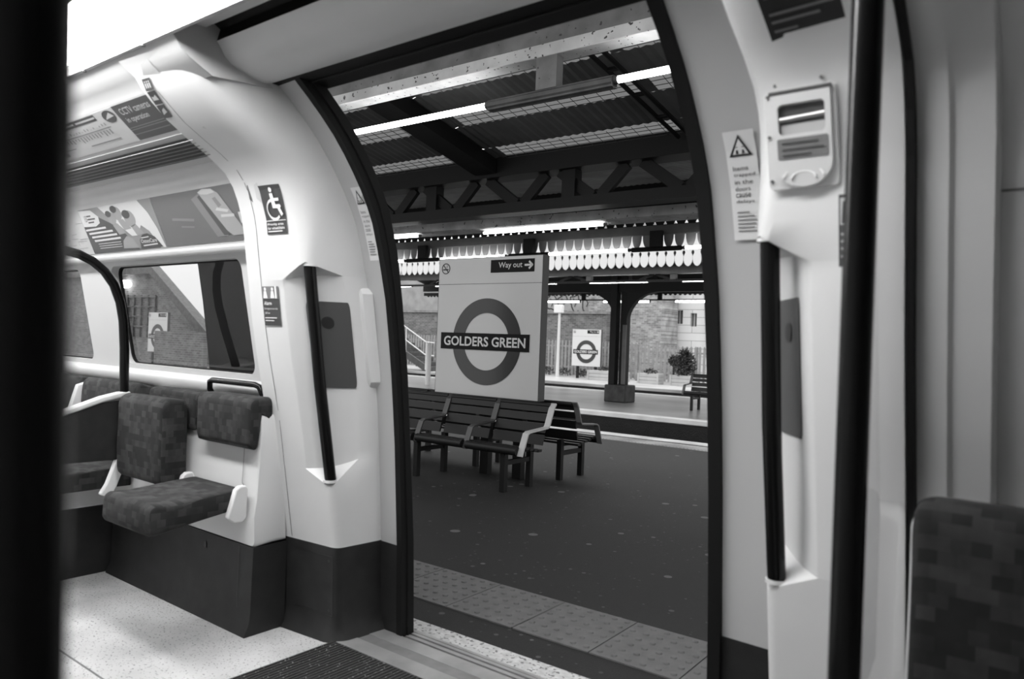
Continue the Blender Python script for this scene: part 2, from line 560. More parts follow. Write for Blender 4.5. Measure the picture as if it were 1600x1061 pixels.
def window(i, x0, x1, lab):
    t = thing('window_%d' % i, lab, 'window', (x0, win_y(1.05), 1.05), kind='structure')
    mb = MB()
    mb.plate(rrect(x0-.03, x1+.03, 1.03, 1.60, .07), [rrect(x0+.012, x1-.012, 1.066, 1.566, .045)], lambda u, v, wd: (u, win_y(v)+.026+wd, v), .014)
    build(mb, 'gasket', RUBBER, t)
    mb = MB()
    mb.plate(rrect(x0-.02, x1+.02, 1.04, 1.59, .06), [], lambda u, v, wd: (u, win_y(v)+.042+wd, v), .0)
    build(mb, 'pane', PANE, t)
window(1, -4.155, -2.93, 'carriage window left of the doorway looking onto the station')
window(2, -5.95, -4.53, 'far carriage window partly hidden behind the pole')

# pillar and wall right of the glass screen
mb = MB()
rows = []
for z in ZS+[2.2]:
    y = sa(z)+.035
    rows.append([(-.335, y+.06, z), (-.335, y+.008, z), (-.30, y, z), (-.245, y-.004, z), (-.235, y+.006, z), (-.165, y+.008, z), (-.158, y+.02, z), (-.158, y+.12, z)])
mb.loft(rows)
build(mb, 'wall_right', WHITE, smooth=40, kind='structure', label='white pillar between the glass screen and the right hand window bay', cat='wall')
mb = MB()
rows = [[(-.165, sa(z)+.09, z), (3.2, sa(z)+.09, z)] for z in ZS+[2.2]]
mb.loft(rows)
for x in (-.10, -.06, .02):
    mb.loft([[(x, sa(z)+.086, z), (x+.003, sa(z)+.086, z)] for z in (.98, 1.2, 1.4, 1.6)], 1)
mb.loft([[(-.158, sa(z)+.086, z), (1.2, sa(z)+.086, z)] for z in (1.597, 1.602)], 1)
build(mb, 'wall_right_bay', [WHITE, SEAM], smooth=40, kind='structure', label='grey seamed window bay wall at the right edge', cat='wall')

# door pillars (flush strips) and rubber edges
def jamb(xa, xb, name, label):
    mb = MB()
    mb.loft([[(xa, ji(z)+.012, z), (xb, ji(z), z)] for z in ZS], lambda i, j: 1 if ZS[i] < .37 else 0)
    build(mb, name, [JAMB, KICK], smooth=40, kind='structure', label=label, cat='door pillar')
jamb(-2.45, -2.245, 'trim_1', 'grey door pillar left of the open doorway')
jamb(-.872, -.60, 'trim_2', 'grey door pillar right of the open doorway')
def nosing(xa, xb, name, label, inner):
    mb = MB()
    rows = [[(xa, ji(z)-.006+inner, z), (xb, ji(z)-.006+inner, z), (xb, lo(z), z), (xa, lo(z), z)] for z in ZS]
    mb.loft(rows, closed=True, caps=True)
    # raised lip near the outer edge
    s = -1 if xa < -2 else 1
    xs = xb if xa < -2 else xa
    mb.tube([(xs-s*.002, ji(z)+.45*(lo(z)-ji(z)), z) for z in ZS], .005, 6)
    build(mb, name, RUBBER, smooth=40, kind='structure', label=label, cat='door seal')
nosing(-2.275, -2.245, 'door_seal', 'black rubber seal down the left side of the doorway', 0)
nosing(-.907, -.868, 'door_seal', 'black rubber seal down the right side of the doorway', 0)
# outer door leaf seen through the left window
mb = MB()
rows = [[(-3.83, lo(z)+.035, z), (-2.31, lo(z)+.035, z), (-2.31, lo(z)+.065, z), (-3.83, lo(z)+.065, z)] for z in ZS[:-1]]
mb.loft(rows, closed=True, caps=True)
build(mb, 'door_1', mat('dark door leaf inside', .008, .5, noise=(2.5, .5)), smooth=40, kind='structure', label='dark sliding door leaf drawn back outside the left window', cat='door')

# header over the doorway
HP = [(1.205, 2.245), (1.24, 2.262), (1.30, 2.268), (1.333, 2.270)]
HP2 = [(1.374, 2.238), (1.385, 2.225), (1.405, 2.196), (1.43, 2.178), (1.455, 2.168), (1.49, 2.158), (1.53, 2.151), (1.57, 2.150), (1.598, 2.160)]
mb = MB()
XA, XB = -2.388, -.60
mb.loft([[(XA, y, z) for y, z in HP], [(XB, y, z) for y, z in HP]][::-1])
mb.loft([[(XA, y, z) for y, z in HP2], [(XB, y, z) for y, z in HP2]][::-1])
slot = [(1.333, 2.270), (1.345, 2.30), (1.385, 2.28), (1.374, 2.238)]
mb.loft([[(XA, y, z) for y, z in slot], [(XB, y, z) for y, z in slot]][::-1], 1)
end = HP+[(1.36, 2.29)]+HP2+[(1.598, 2.3), (1.205, 2.3)]
mb.add([(XA, y, z) for y, z in end], [tuple(range(len(end)))], 0)
mb.tube([(XA-.004, y, z) for y, z in HP2], .006, 6)
build(mb, 'ceiling_door_header', [WHITE, RUBBER], smooth=40, kind='structure', label='white cove panel with a dark slot over the doorway', cat='header')
mb = MB()
mb.box(-2.43, -.60, 1.592, 1.745, 2.158, 2.35)
mb.box(-2.43, -.60, 1.655, 1.665, 2.152, 2.16)
build(mb, 'trim_3', RUBBER, kind='structure', bevel=.004, label='black lintel along the top of the doorway', cat='lintel')

# ------------------------------------------------------------------ door surround panels (stand-backs)
def standback(mx, name, label, A=-2.752):
    """mx maps x of the left hand panel to its place; the right one is the mirror image"""
    mb = MB()
    M1, Bx, Cx, Ex = -2.64, -2.545, -2.405, -2.385
    def ridge_y(z): return sa(z)+.028
    def rfil(z): return .035 if z < 1.5 else min(.035+(z-1.5)*.28, .12)
    def front(x, z): return sa(z)+.028*(x-A)/(Cx-A)
    def normal_row(z, flare=0.0):
        r = rfil(z); C = Vector((Cx, ridge_y(z))); E = Vector((Ex, eo(z)))
        p0 = Vector((Cx-r, front(Cx-r, z))); d = (E-C).normalized(); p2 = C+d*r
        row = [(A, front(A, z)-flare, z), (M1, front(M1, z)-flare, z), (min(Bx, Cx-r-.01), front(Bx, z)-flare, z)]
        for k in range(7):
            t = k/6
            q = p0*(1-t)**2+C*2*t*(1-t)+p2*t*t
            row.append((q.x+flare*t, q.y-flare*(1-t), z))
        D = C+(E-C)*.5
        row.append((D.x+flare, D.y, z)); row.append((E.x+flare, E.y, z))
        return row
    DT = [(.74, 2.09), (1.04, 2.07), (1.39, 2.01), (1.49, 1.96)]
    def recess_row(z, zb=None, zd=None, mid=0.0):
        zb = z if zb is None else zb; zd = z if zd is None else zd
        row = [(A, front(A, zb), zb), (M1, front(M1, zb), zb), (Bx, front(Bx, zb), zb)]
        b = Vector((Bx+.008, front(Bx, zb)+.004, zb)); d = Vector((-2.402, lerp_tab(DT, zd)-.006, zd))
        for k in range(7):
            q = b.lerp(d, k/6); sg = math.sin(PI*k/6); row.append((q.x, q.y, q.z+mid*sg))
        row.append((-2.397, lerp_tab(DT, zd)+.004, zd)); row.append((Ex, eo(zd), zd))
        return row
    def lip_row(zb, zc, zd):
        n = normal_row(zc); row = []
        for k, p in enumerate(n):
            if k < 3: z = zb
            elif k > 9: z = zd
            else:
                t = (k-3)/6.0
                z = zb+(zc-zb)*(.75+.25*t/.5) if t < .5 else zc+(zd-zc)*(.25*(t-.5)/.5)
            if k < 3: row.append((p[0], front(p[0], z), z))
            elif k == 11: row.append((Ex, eo(z), z))
            elif k == 10: row.append((-2.397, lerp_tab(DT, z)+.004, z))
            else:
                q = normal_row(z)[k]; row.append((q[0], q[1], z))
        return row
    rows = [normal_row(0, .035), normal_row(.02, .02), normal_row(.055, .006), normal_row(.09, 0), normal_row(.2), normal_row(.383), normal_row(.386), normal_row(.5), normal_row(.60)]
    rows.append(lip_row(.70, .635, .74))
    rows.append(recess_row(.72, .70, .74, -.012))
    rows.append(recess_row(.775))
    for z in (.85, 1.0, 1.15, 1.3, 1.42): rows.append(recess_row(z))
    rows.append(recess_row(1.475, 1.462, 1.49, .01))
    rows.append(lip_row(1.462, 1.53, 1.49))
    for z in (1.56, 1.6, 1.66, 1.72, 1.78, 1.83, 1.88, 1.93, 1.98, 2.03, 2.08, 2.12, 2.15, 2.19): rows.append(normal_row(z))
    rows = [[(mx(p[0]), p[1], p[2]) for p in r] for r in rows]
    flip = mx(0) != 0
    if flip: rows = [r[::-1] for r in rows]
    kick_rows = 5
    mb.loft(rows, lambda i, j: 1 if i < kick_rows else 0)
    # back face towards the doorway pocket and towards the seats
    for k, dx in ((11, 0), (0, 0)):
        kk = (11-k) if flip else k
        edge = [r[kk] for r in rows]
        mb.loft([[p, (p[0], p[1]+.16 if k == 0 else p[1]+.03, p[2])] for p in edge], lambda i, j: 1 if i < kick_rows else 0)
    # raised block beside the sensor plate on the door edge
    if not flip:
        rb = [[(Ex-.03, eo(z)-.05, z), (Ex+.012, eo(z)-.045, z), (Ex+.03, eo(z)-.004, z), (Ex-.01, eo(z)+.02, z)] for z in (1.035, 1.06, 1.2, 1.35, 1.425, 1.45)]
        rb[0] = [(x-.02, y+.01, z) for x, y, z in rb[0]]; rb[-1] = [(x-.02, y+.01, z) for x, y, z in rb[-1]]
        mb.loft(rb, closed=True, caps=True)
    def front_f(x, z):
        r = rfil(z)
        if x <= Cx-r: return front(x, z)
        t = 1-math.sqrt(max(0.0, (Cx-x)/r)); y0, yc = front(Cx-r, z), ridge_y(z)
        return (1-t)**2*y0+2*t*(1-t)*yc+t*t*(yc+r)
    o = build(mb, name, [WHITE, KICK], smooth=38, kind='structure', label=label, cat='door surround')
    # thin seams
    mb = MB()
    if not flip:
        zs = [.39+i*(2.10-.39)/40 for i in range(41)]
        mb.loft([[(-2.672, front(-2.672, z)-.0012, z), (-2.6695, front(-2.67, z)-.0012, z)] for z in zs])
        fr = lambda u, v, wd: (u, front(u, v)-.0012, v)
        a, b, c, d = -2.66, -2.43, .10, .345
        for p, q in (((a, d), (b, d)), ((b, d), (b, c)), ((b, c), (a, c))): mb.stroke([p, q], .004, fr, 0, 0)
        for (x, z) in ((-2.45, .325), (-2.45, .12)): mb.poly(ring_pts(x, z, .006, n=10), fr, 0, 0)
        build(mb, 'trim_seam', BLACK, kind='structure', label='thin seams and hatch outline on the left door surround', cat='seam')
    return front_f
FRONT = standback(lambda x: x, 'trim_4', 'white moulded door surround left of the doorway with a pole recess')
MIR = lambda x: -3.06-x
standback(MIR, 'trim_5', 'white moulded door surround right of the doorway with a pole recess', -2.738)

# ------------------------------------------------------------------ grab poles
def pole(name, path, r, label, extra=None, n=16):
    mb = MB(); mb.tube(path, r, n)
    return build(mb, name, POLE, smooth=40, label=label, cat='pole')
def recess_pole(mx, label):
    t = thing('grab_pole', label, 'pole', (mx(-2.432), 1.972, .636), group='grab poles in the door surround recesses')
    mb = MB(); mb.tube([(mx(-2.430), 1.966, .664), (mx(-2.428), 1.892, 1.06), (mx(-2.430), 1.822, 1.53)], .0235, 18)
    build(mb, 'rail', POLE, t, smooth=40)
    for z, y, x in ((.660, 1.965, -2.430), (1.522, 1.823, -2.430)):
        mb = MB(); mb.tube([(mx(x), y, z-.006), (mx(x), y, z+.004)], (.030 if z > 1 else .0275), 20)
        build(mb, 'collar', WHITE, t, smooth=40)
recess_pole(lambda x: x, 'dark slanting grab pole in the recess left of the doorway')
recess_pole(MIR, 'dark grab pole in the recess right of the doorway')
pole('grab_pole', [(-.3495, .1480, 0), (-.3745, .1295, 1.2), (-.3965, .1140, 2.25)], .0195, 'blurred dark pole close to the viewer at the left edge')

# sensor plates with a lens
def sensor(mx, flip, label):
    t = thing('sensor_plate', label, 'plate', (mx(-2.47), 2.0, 1.04), group='sensor plates beside the doors')
    a, d = Vector((-2.537, 1.0)), None
    def fn(u, v, wd):
        # u from 0 (front edge of chamfer) to 1 (door side)
        fy = FRONT(-2.545, v)+.004; dy = lerp_tab([(.74, 2.09), (1.04, 2.07), (1.39, 2.01), (1.49, 1.96)], v)-.006
        x = -2.537+u*(.135); y = fy+u*(dy-fy)
        dx_, dy_ = .135, dy-fy; l = math.hypot(dx_, dy_)
        nx, ny = dy_/l, -dx_/l
        k = .006-wd
        return (mx(x+nx*k), y+ny*k, v)
    mb = MB(); mb.plate(rrect(.30, 1.0, 1.035, 1.385, .035), [], fn, .005)
    build(mb, 'plate', DPANEL, t)
    mb = MB(); mb.poly(ring_pts(.62, 1.30, .105, .025, 24), fn, 0, -.002)
    build(mb, 'lens', BLACK, t)
sensor(lambda x: x, False, 'dark plate with a black lens behind the left grab pole')
sensor(MIR, True, 'dark plate with a black lens behind the right grab pole')

# ------------------------------------------------------------------ stickers on the left surround
def left_fn(x0, z0):
    return lambda u, v, wd: (x0+u, FRONT(x0+u, z0+v)-.004+wd, z0+v)
# wheelchair notice
f = left_fn(0, 0)
def sticker(name, label, cat, u0, u1, v0, v1, fn, base, paint, mats, nv=8, group=None, nu=1):
    mb = MB(); mb.grid(u0, u1, v0, v1, fn, 6, 12, 0)
    paint(mb)
    return build(mb, name, [base]+mats, label=label, cat=cat, group=group)
# the panel leans, so each sticker's own outline is cut in x and z
WX0, WX1, WZ0, WZ1 = -2.601, -2.483, 1.640, 1.823
def wheel(mb):
    f2 = lambda u, v, wd: f(WX0+u*(WX1-WX0), WZ0+v*(WZ1-WZ0), wd*3.5)
    rx, ry = 1.0, (WX1-WX0)/(WZ1-WZ0)
    def P(x, y): return (x, y)
    mb.poly(ring_pts(.55, .90, .075, .075*ry, 16), f2, 1)
    mb.poly([(.47, .83), (.62, .83), (.66, .60), (.86, .60), (.90, .56), (.86, .53), (.50, .53)], f2, 1)
    mb.poly([(.60, .60), (.80, .60), (.93, .40), (.83, .36), (.72, .52), (.6, .53)], f2, 1)
    mb.stroke([(.50, .70), (.84, .70)], .06, f2, 1)
    mb.stroke([(.52+.30*math.cos(a), .50+.30*ry*math.sin(a)) for a in [math.radians(100+i*12.5) for i in range(18)]], .055, f2, 1)
    mb.text('Priority area', .10, .88, .165, .235, f2, 1, .01)
    mb.text('for wheelchairs', .10, .92, .095, .155, f2, 1, .01)
    mb.stroke([(.10, .055), (.80, .055)], .02, f2, 1)
    mb.stroke([(0.0, .28), (1.0, .28)], .012, f2, 1)
sticker('wheelchair_sign', 'dark square sticker with white wheelchair symbol on left surround', 'sticker', WX0, WX1, WZ0, WZ1, f, DARKP, wheel, [CREAM])
AX0, AX1, AZ0, AZ1 = -2.665, -2.567, 1.280, 1.437
def alarm(mb):
    f2 = lambda u, v, wd: f(AX0+u*(AX1-AX0), AZ0+v*(AZ1-AZ0), wd*3)
    mb.grid(.0, 1.0, .68, 1.0, lambda u, v, wd: f2(u, v, -.0006), 1, 2, 2)
    for cx in (.22, .66):
        mb.poly(ring_pts(cx, .93, .07, .045, 12), f2, 1)
        mb.poly([(cx-.14, .70), (cx+.12, .70), (cx+.06, .88), (cx-.08, .88)], f2, 1)
    mb.stroke([(.86, .72), (.86, .98)], .10, f2, 1)
    mb.text('Alarm', .10, .56, .525, .62, f2, 1, .012)
    mb.text('Emergency use only', .10, .90, .40, .46, f2, 1)
    mb.text('£50 fine', .10, .40, .30, .35, f2, 1)
    for v, e in ((.20, .80), (.13, .62)): mb.stroke([(.10, v), (e, v)], .022, f2, 1)
sticker('alarm_sign', 'narrow dark sticker headed Alarm below the wheelchair symbol', 'sticker', AX0, AX1, AZ0, AZ1, f, DARKP, alarm, [CREAM, MIDP])
# three pictograms running up the curve above
def strip_fn(u, v, wd):
    z = 2.035+v*.108; x = -2.750+v*.035+u*.048
    return (x, FRONT(x, z)-.003+wd, z-.002)
mb = MB()
for k in range(3):
    g = lambda u, v, wd, k=k: strip_fn(u, k*.335+v*.315, wd)
    mb.grid(0, 1, 0, 1, g, 1, 5, 0)
    if k == 2:
        for c in (.25, .5, .75):
            mb.poly(ring_pts(c, .72, .07, .08, 8), g, 1); mb.poly([(c-.07, .2), (c+.07, .2), (c+.08, .6), (c-.08, .6)], g, 1)
    elif k == 1:
        mb.poly([(.15, .3), (.85, .3), (.7, .7), (.4, .55), (.2, .62)], g, 1)
    else:
        mb.poly([(.2, .25), (.8, .4), (.7, .75), (.35, .6)], g, 1)
build(mb, 'pictogram_strip', [DARKP, LIGHTP], label='curved strip of three dark pictograms high on left surround', cat='sticker')

# warning stickers on the door pillars
def jamb_sticker(x0, x1, label):
    Z0, Z1 = 1.560, 1.835
    fn0 = lambda u, v, wd: (x0+u*(x1-x0), ji(Z0+v*(Z1-Z0))+(.004 if x0 < -2 else 0)-.003+wd*2.5, Z0+v*(Z1-Z0))
    mb = MB(); mb.grid(0, 1, 0, 1, fn0, 1, 12, 0)
    tri = [(.12, .78), (.88, .78), (.5, .965)]
    mb.poly(tri, fn0, 1)
    mb.poly([(.24, .797), (.76, .797), (.5, .93)], fn0, 0, -.0018)
    for c in (.40, .60):
        mb.poly(ring_pts(c, .85, .05, .013, 8), fn0, 1, -.0024); mb.poly([(c-.05, .80), (c+.05, .80), (c+.03, .835), (c-.03, .835)], fn0, 1, -.0024)
    for k, tx in enumerate(('Items', 'trapped', 'in the', 'doors', 'cause', 'delays')):
        wdt = .10*len(tx)
        mb.text(tx, .18, .18+wdt, .655-k*.062, .695-k*.062, fn0, 1)
    for k, e in enumerate((.45, .62, .70, .66, .60, .68)):
        mb.stroke([(.18, .265-k*.036), (.18+e*.9, .265-k*.036)], .012, fn0, 2)
    build(mb, 'door_warning_sticker', [PAPER, BLACK, MIDP], label=label, cat='sticker', group='door warning stickers')
jamb_sticker(-2.336, -2.277, 'white trapped items warning sticker on left door pillar')
jamb_sticker(-.806, -.722, 'white trapped items warning sticker on right door pillar')

# ------------------------------------------------------------------ right surround fittings
def rfront(x, z): return FRONT(MIR(x), z)
rf = lambda u, v, wd: (u, rfront(u, v)-.0015+wd, v)
def staff(mb):
    x0, x1, z0, z1 = -.566, -.41, 1.912, 2.072
    f2 = lambda u, v, wd: rf(x0+u*(x1-x0), z0+v*(z1-z0), wd*4)
    mb.text('Staff assaults', .09, .62, .52, .60, f2, 1, .012)
    for v, e in ((.43, .92), (.37, .55), (.24, .93), (.18, .72), (.11, .40)): mb.stroke([(.09, v), (e, v)], .020, f2, 2)
sticker('staff_notice', 'black notice with white heading at the top of right surround', 'notice', -.566, -.41, 1.912, 2.072, rf, BLACK, staff, [CREAM, MIDP], nv=12)
def alarm_r(mb):
    f2 = lambda u, v, wd: rf(-.456+u*.06, 1.447+v*.158, wd*2)
    mb.grid(.06, .94, .58, .95, lambda u, v, wd: f2(u, v, -.0006), 1, 2, 1)
    mb.poly([(.12, .60), (.30, .60), (.26, .9), (.16, .9)], f2, 2); mb.poly(ring_pts(.6, .75, .15, .1, 14), f2, 2)
    for v in (.45, .35, .25, .14): mb.stroke([(.1, v), (.8, v)], .03, f2, 1)
sticker('alarm_sign', 'small dark alarm sticker below the handle box beside the near pole', 'sticker', -.456, -.396, 1.447, 1.605, rf, DARKP, alarm_r, [LIGHTP, BLACK])

# emergency handle box
t = thing('emergency_handle_box', 'white emergency handle box with a windowed flap on right surround', 'box', (-.545, rfront(-.545, 1.63), 1.63))
BY0, BY1 = rfront(-.49, 1.626), rfront(-.49, 1.838)
rfb = lambda u, v: BY0+(BY1-BY0)*(v-1.626)/.212
bx = lambda d: (lambda u, v, wd: (u, rfb(u, v)-d+wd, v))
mb = MB(); mb.plate(rrect(-.606, -.452, 1.626, 1.838, .010), [], bx(.010), .010)
build(mb, 'back_plate', WHITE, t)
mb = MB()
XC, RX = -.524, .063
arc = [(XC+RX*math.cos(a), 1.678+.052*math.sin(a)) for a in [0-PI*i/14 for i in range(15)]]
outer = [(XC+RX, 1.822), (XC-RX, 1.822)]+[(x, z) for x, z in arc[::-1]]
mb.plate(outer, [rrect(-.574, -.473, 1.738, 1.802, .010)], bx(.024), .012)
fo = build(mb, 'flap', WHITE, t)
mb = MB(); mb.plate(rrect(-.576, -.471, 1.736, 1.804, .010), [], bx(.0115), .001)
build(mb, 'recess', DPANEL, t)
mb = MB(); mb.tube([(-.572, rfb(-.57, 1.772)-.016, 1.772), (-.475, rfb(-.475, 1.772)-.016, 1.776)], .006, 10)
build(mb, 'handle', STEEL, t, smooth=40)
mb = MB(); mb.plate(rrect(-.571, -.476, 1.740, 1.762, .003), [], bx(.0135), .001)
build(mb, 'handle_plate', LIGHTP, t)
mb = MB(); mb.plate(rrect(-.578, -.468, 1.686, 1.730, .004), [], bx(.0255), .0012)
f3 = lambda u, v, wd: bx(.0262)(-.578+u*.110, 1.686+v*.044, wd)
for v, e in ((.75, .8), (.45, .9), (.18, .65)): mb.stroke([(.12, v), (e, v)], .09, f3, 1)
build(mb, 'label_plate', [MIDP, DPANEL], fo)
for rr in (.046, .028):
    mb = MB(); mb.tube([(XC+rr*math.cos(a), rfb(XC, 1.65)-.025, 1.638+rr*.75*math.sin(a)) for a in [PI*.08+PI*.84*i/12 for i in range(13)]], .0026, 6)
    build(mb, 'grip_ridge', CREAM, fo, smooth=40)
mb = MB(); mb.tube([(-.592, rfb(-.59, 1.828)-.018, 1.828), (-.458, rfb(-.46, 1.828)-.018, 1.828)], .005, 8)
build(mb, 'hinge', DPANEL, fo, smooth=40)
for x, z in ((-.598, 1.825), (-.599, 1.74), (-.599, 1.645), (-.58, 1.846), (-.48, 1.848)):
    mb = MB(); mb.tube([(x, rfb(x, z)-.009, z), (x, rfb(x, z)-.014, z)], .0038, 8)
    build(mb, 'screw', DPANEL, t, smooth=40)

# ------------------------------------------------------------------ glass draught screen with its pole
t = thing('draught_screen', 'glass draught screen with dark pole right of the doorway', 'screen', (-.312, 1.6, 0))
zs = [.05+i*.09 for i in range(24)]
mb = MB()
mb.loft([[(-.312, 1.375, z), (-.312, sa(z)+.02, z)] for z in zs])
build(mb, 'pane', CLEAR, t)
mb = MB(); mb.loft([[(-.319, sa(z)+.004, z), (-.304, sa(z)+.004, z), (-.304, sa(z)+.034, z), (-.319, sa(z)+.034, z)] for z in zs], closed=True, caps=True)
build(mb, 'edge_seal', RUBBER, t)
mb = MB(); mb.tube([(-.318, 1.362, 0), (-.318, 1.362, 2.25)], .026, 18)
build(mb, 'pole', POLE, t, smooth=40)

# ------------------------------------------------------------------ ceiling light
t = thing('ceiling_light', 'long bright ceiling light strip above the seats', 'light', (-2, 1.07, 2.25))
mb = MB(); mb.loft([[(-7.1, y, z), (-.5, y, z)] for y, z in ((.955, 2.248), (.975, 2.240), (1.10, 2.238), (1.192, 2.240), (1.197, 2.25))])
build(mb, 'diffuser', LAMP, t, smooth=40)
mb = MB(); mb.box(-7.1, 3.1, 1.197, 1.212, 2.202, 2.262); mb.box(-7.1, 3.1, .938, .955, 2.236, 2.262)
for x in (-3.0, -2.55): mb.tube([(x, 1.205, 2.198), (x, 1.205, 2.203)], .008, 8, 1)
build(mb, 'trim', [JAMB, SEAM], t)

# ------------------------------------------------------------------ ventilation grille and cards along the bay
PL = lambda p0, p1: (lambda s: (p0[0]+(p1[0]-p0[0])*s, p0[1]+(p1[1]-p0[1])*s))
t = thing('ventilation_grille', 'dark slatted ventilation grille between the two rows of cards', 'grille', (-4.5, 1.60, 1.922))
pl = PL((1.600, 1.922), (1.462, 1.997))
def gfn(u, v, wd):
    y, z = pl(v); return (u, y-.48*(.003-wd), z-.88*(.003-wd))
mb = MB(); mb.plate([(-7.1, 0), (-2.70, 0), (-2.70, 1), (-7.1, 1)], [], gfn, .003); build(mb, 'frame', JAMB, t)
gf2 = lambda u, v, wd: gfn(u, v, wd-.002)
mb = MB(); mb.grid(-7.0, -2.72, .20, .86, gf2, 1, 1); build(mb, 'backing', BLACK, t)
mb = MB()
for k in range(6):
    v = .27+k*.105
    y, z = pl(v); mb.tube([(-7.0, y-.006, z-.010), (-2.72, y-.006, z-.010)], 0, rect=(.0028, .0028))
build(mb, 'slats', MIDP, t)

def card(name, label, u0, u1, p0, p1, base, paint, mats, cat='poster', sub=10):
    q = PL(p0, p1); L = math.hypot(p1[0]-p0[0], p1[1]-p0[1])
    ny, nz = -(p1[1]-p0[1])/L, (p1[0]-p0[0])/L
    if ny > 0: ny, nz = -ny, -nz
    def fn(u, v, wd):
        y, z = q(v); k = .003-wd
        return (u0+u*(u1-u0), y+ny*k, z+nz*k)
    mb = MB(); mb.plate([(0, 0), (1, 0), (1, 1), (0, 1)], [], fn, .002)
    if paint: paint(mb, fn)
    return build(mb, name, [base]+mats, label=label, cat=cat, group='cards along the coved wall')
UP0, UP1 = (1.448, 2.009), (1.328, 2.110)
LP0, LP1 = (1.774, 1.636), (1.680, 1.850)
def cctv(mb, f0):
    f = lambda u, v, wd: f0(u*.66, v, wd)
    mb.text('CCTV cameras', .12, .92, .72, .90, f, 1, .01); mb.text('in operation', .12, .72, .46, .64, f, 1, .01)
    mb.stroke([(0.02, .30), (1.4, .30)], .02, f, 2); mb.stroke([(0.02, .36), (.98, .36)], .02, f, 2)
    mb.stroke([(0.02, .17), (.98, .17)], .02, f, 2)
card('camera_notice', 'dark notice headed CCTV cameras beside the left surround', -3.055, -2.63, UP0, UP1, DARKP, cctv, [LIGHTP, MIDP], 'notice')
def route(mb, f):
    mb.grid(0.02, .78, .80, .97, lambda u, v, wd: f(u, v, -.0006), 1, 1, 1)
    for a, b in ((.05, .25), (.30, .50), (.55, .76)): mb.stroke([(a, .885), (b, .885)], .05, f, 2)
    mb.stroke([(.25, .55), (.85, .55)], .025, f, 3); mb.stroke([(.25, .55), (.22, .40)], .012, f, 3); mb.stroke([(.05, .25), (.30, .25)], .02, f, 3)
    random.seed(3)
    for k in range(16):
        x = .28+k*.036; mb.stroke([(x, .50), (x, .50-.05-.12*random.random())], .012, f, 3); mb.stroke([(x, .62), (x, .62+.08*random.random())], .01, f, 3)
    mb.stroke([(.50, .20), (.85, .20)], .03, f, 3); mb.poly([(.10, .08), (.17, .08), (.17, .2), (.10, .2)], f, 3)
    mb.plate(ring_pts(.92, .80, .065, .17, 20), [], lambda u, v, wd: f(u, v, -.001), 0, 1)
    mb.poly([(.87, .74), (.97, .78), (.94, .90), (.90, .82)], f, 2)
card('line_diagram', 'pale line diagram card left of the dark camera notice', -3.80, -3.058, UP0, UP1, LIGHTP, route, [DARKP, LIGHTP, MIDP], 'map')
card('line_diagram', 'pale diagram card farthest left in the upper row', -4.9, -3.81, UP0, UP1, LIGHTP, route, [DARKP, LIGHTP, MIDP], 'map')
def bars(mb, f0):
    f = lambda u, v, wd: f0(u*.87, v, wd)
    # two tall bars standing behind one another
    mb.poly([(.50, .84), (.60, .92), (.80, .22), (.78, .10), (.66, .10)], f, 1)
    mb.poly([(.58, .86), (.64, .92), (.82, .20), (.80, .12), (.74, .12)], f, 2, -.0016)
    mb.poly([(.60, .94), (.66, .99), (.76, .97), (.82, .88), (.985, .16), (.97, .10), (.84, .10), (.79, .20)], f, 3, -.002)
    mb.poly([(.60, .94), (.66, .99), (.76, .97), (.79, .90), (.70, .88), (.63, .90)], f, 4, -.0024)
    mb.poly([(.74, .80), (.78, .82), (.82, .66), (.78, .62)], f, 1, -.0026)
    mb.stroke([(.76, .60), (.86, .55)], .05, f, 4, -.0026); mb.stroke([(.79, .47), (.91, .46)], .05, f, 4, -.0026)
    mb.stroke([(.20, .52), (.44, .46)], .05, f, 1); mb.stroke([(.28, .36), (.42, .33)], .03, f, 1)
    mb.poly([(.965, .30), (.998, .30), (.998, .5), (.965, .5)], f, 4)
card('advert_card', 'grey advert card with two tall packs beside the left surround', -3.43, -2.66, LP0, LP1, mat('advert grey', .11, .45), bars, [mat('pack grey', .17, .4), mat('pack shade grey', .06, .4), mat('pack light grey', .27, .4), LIGHTP])
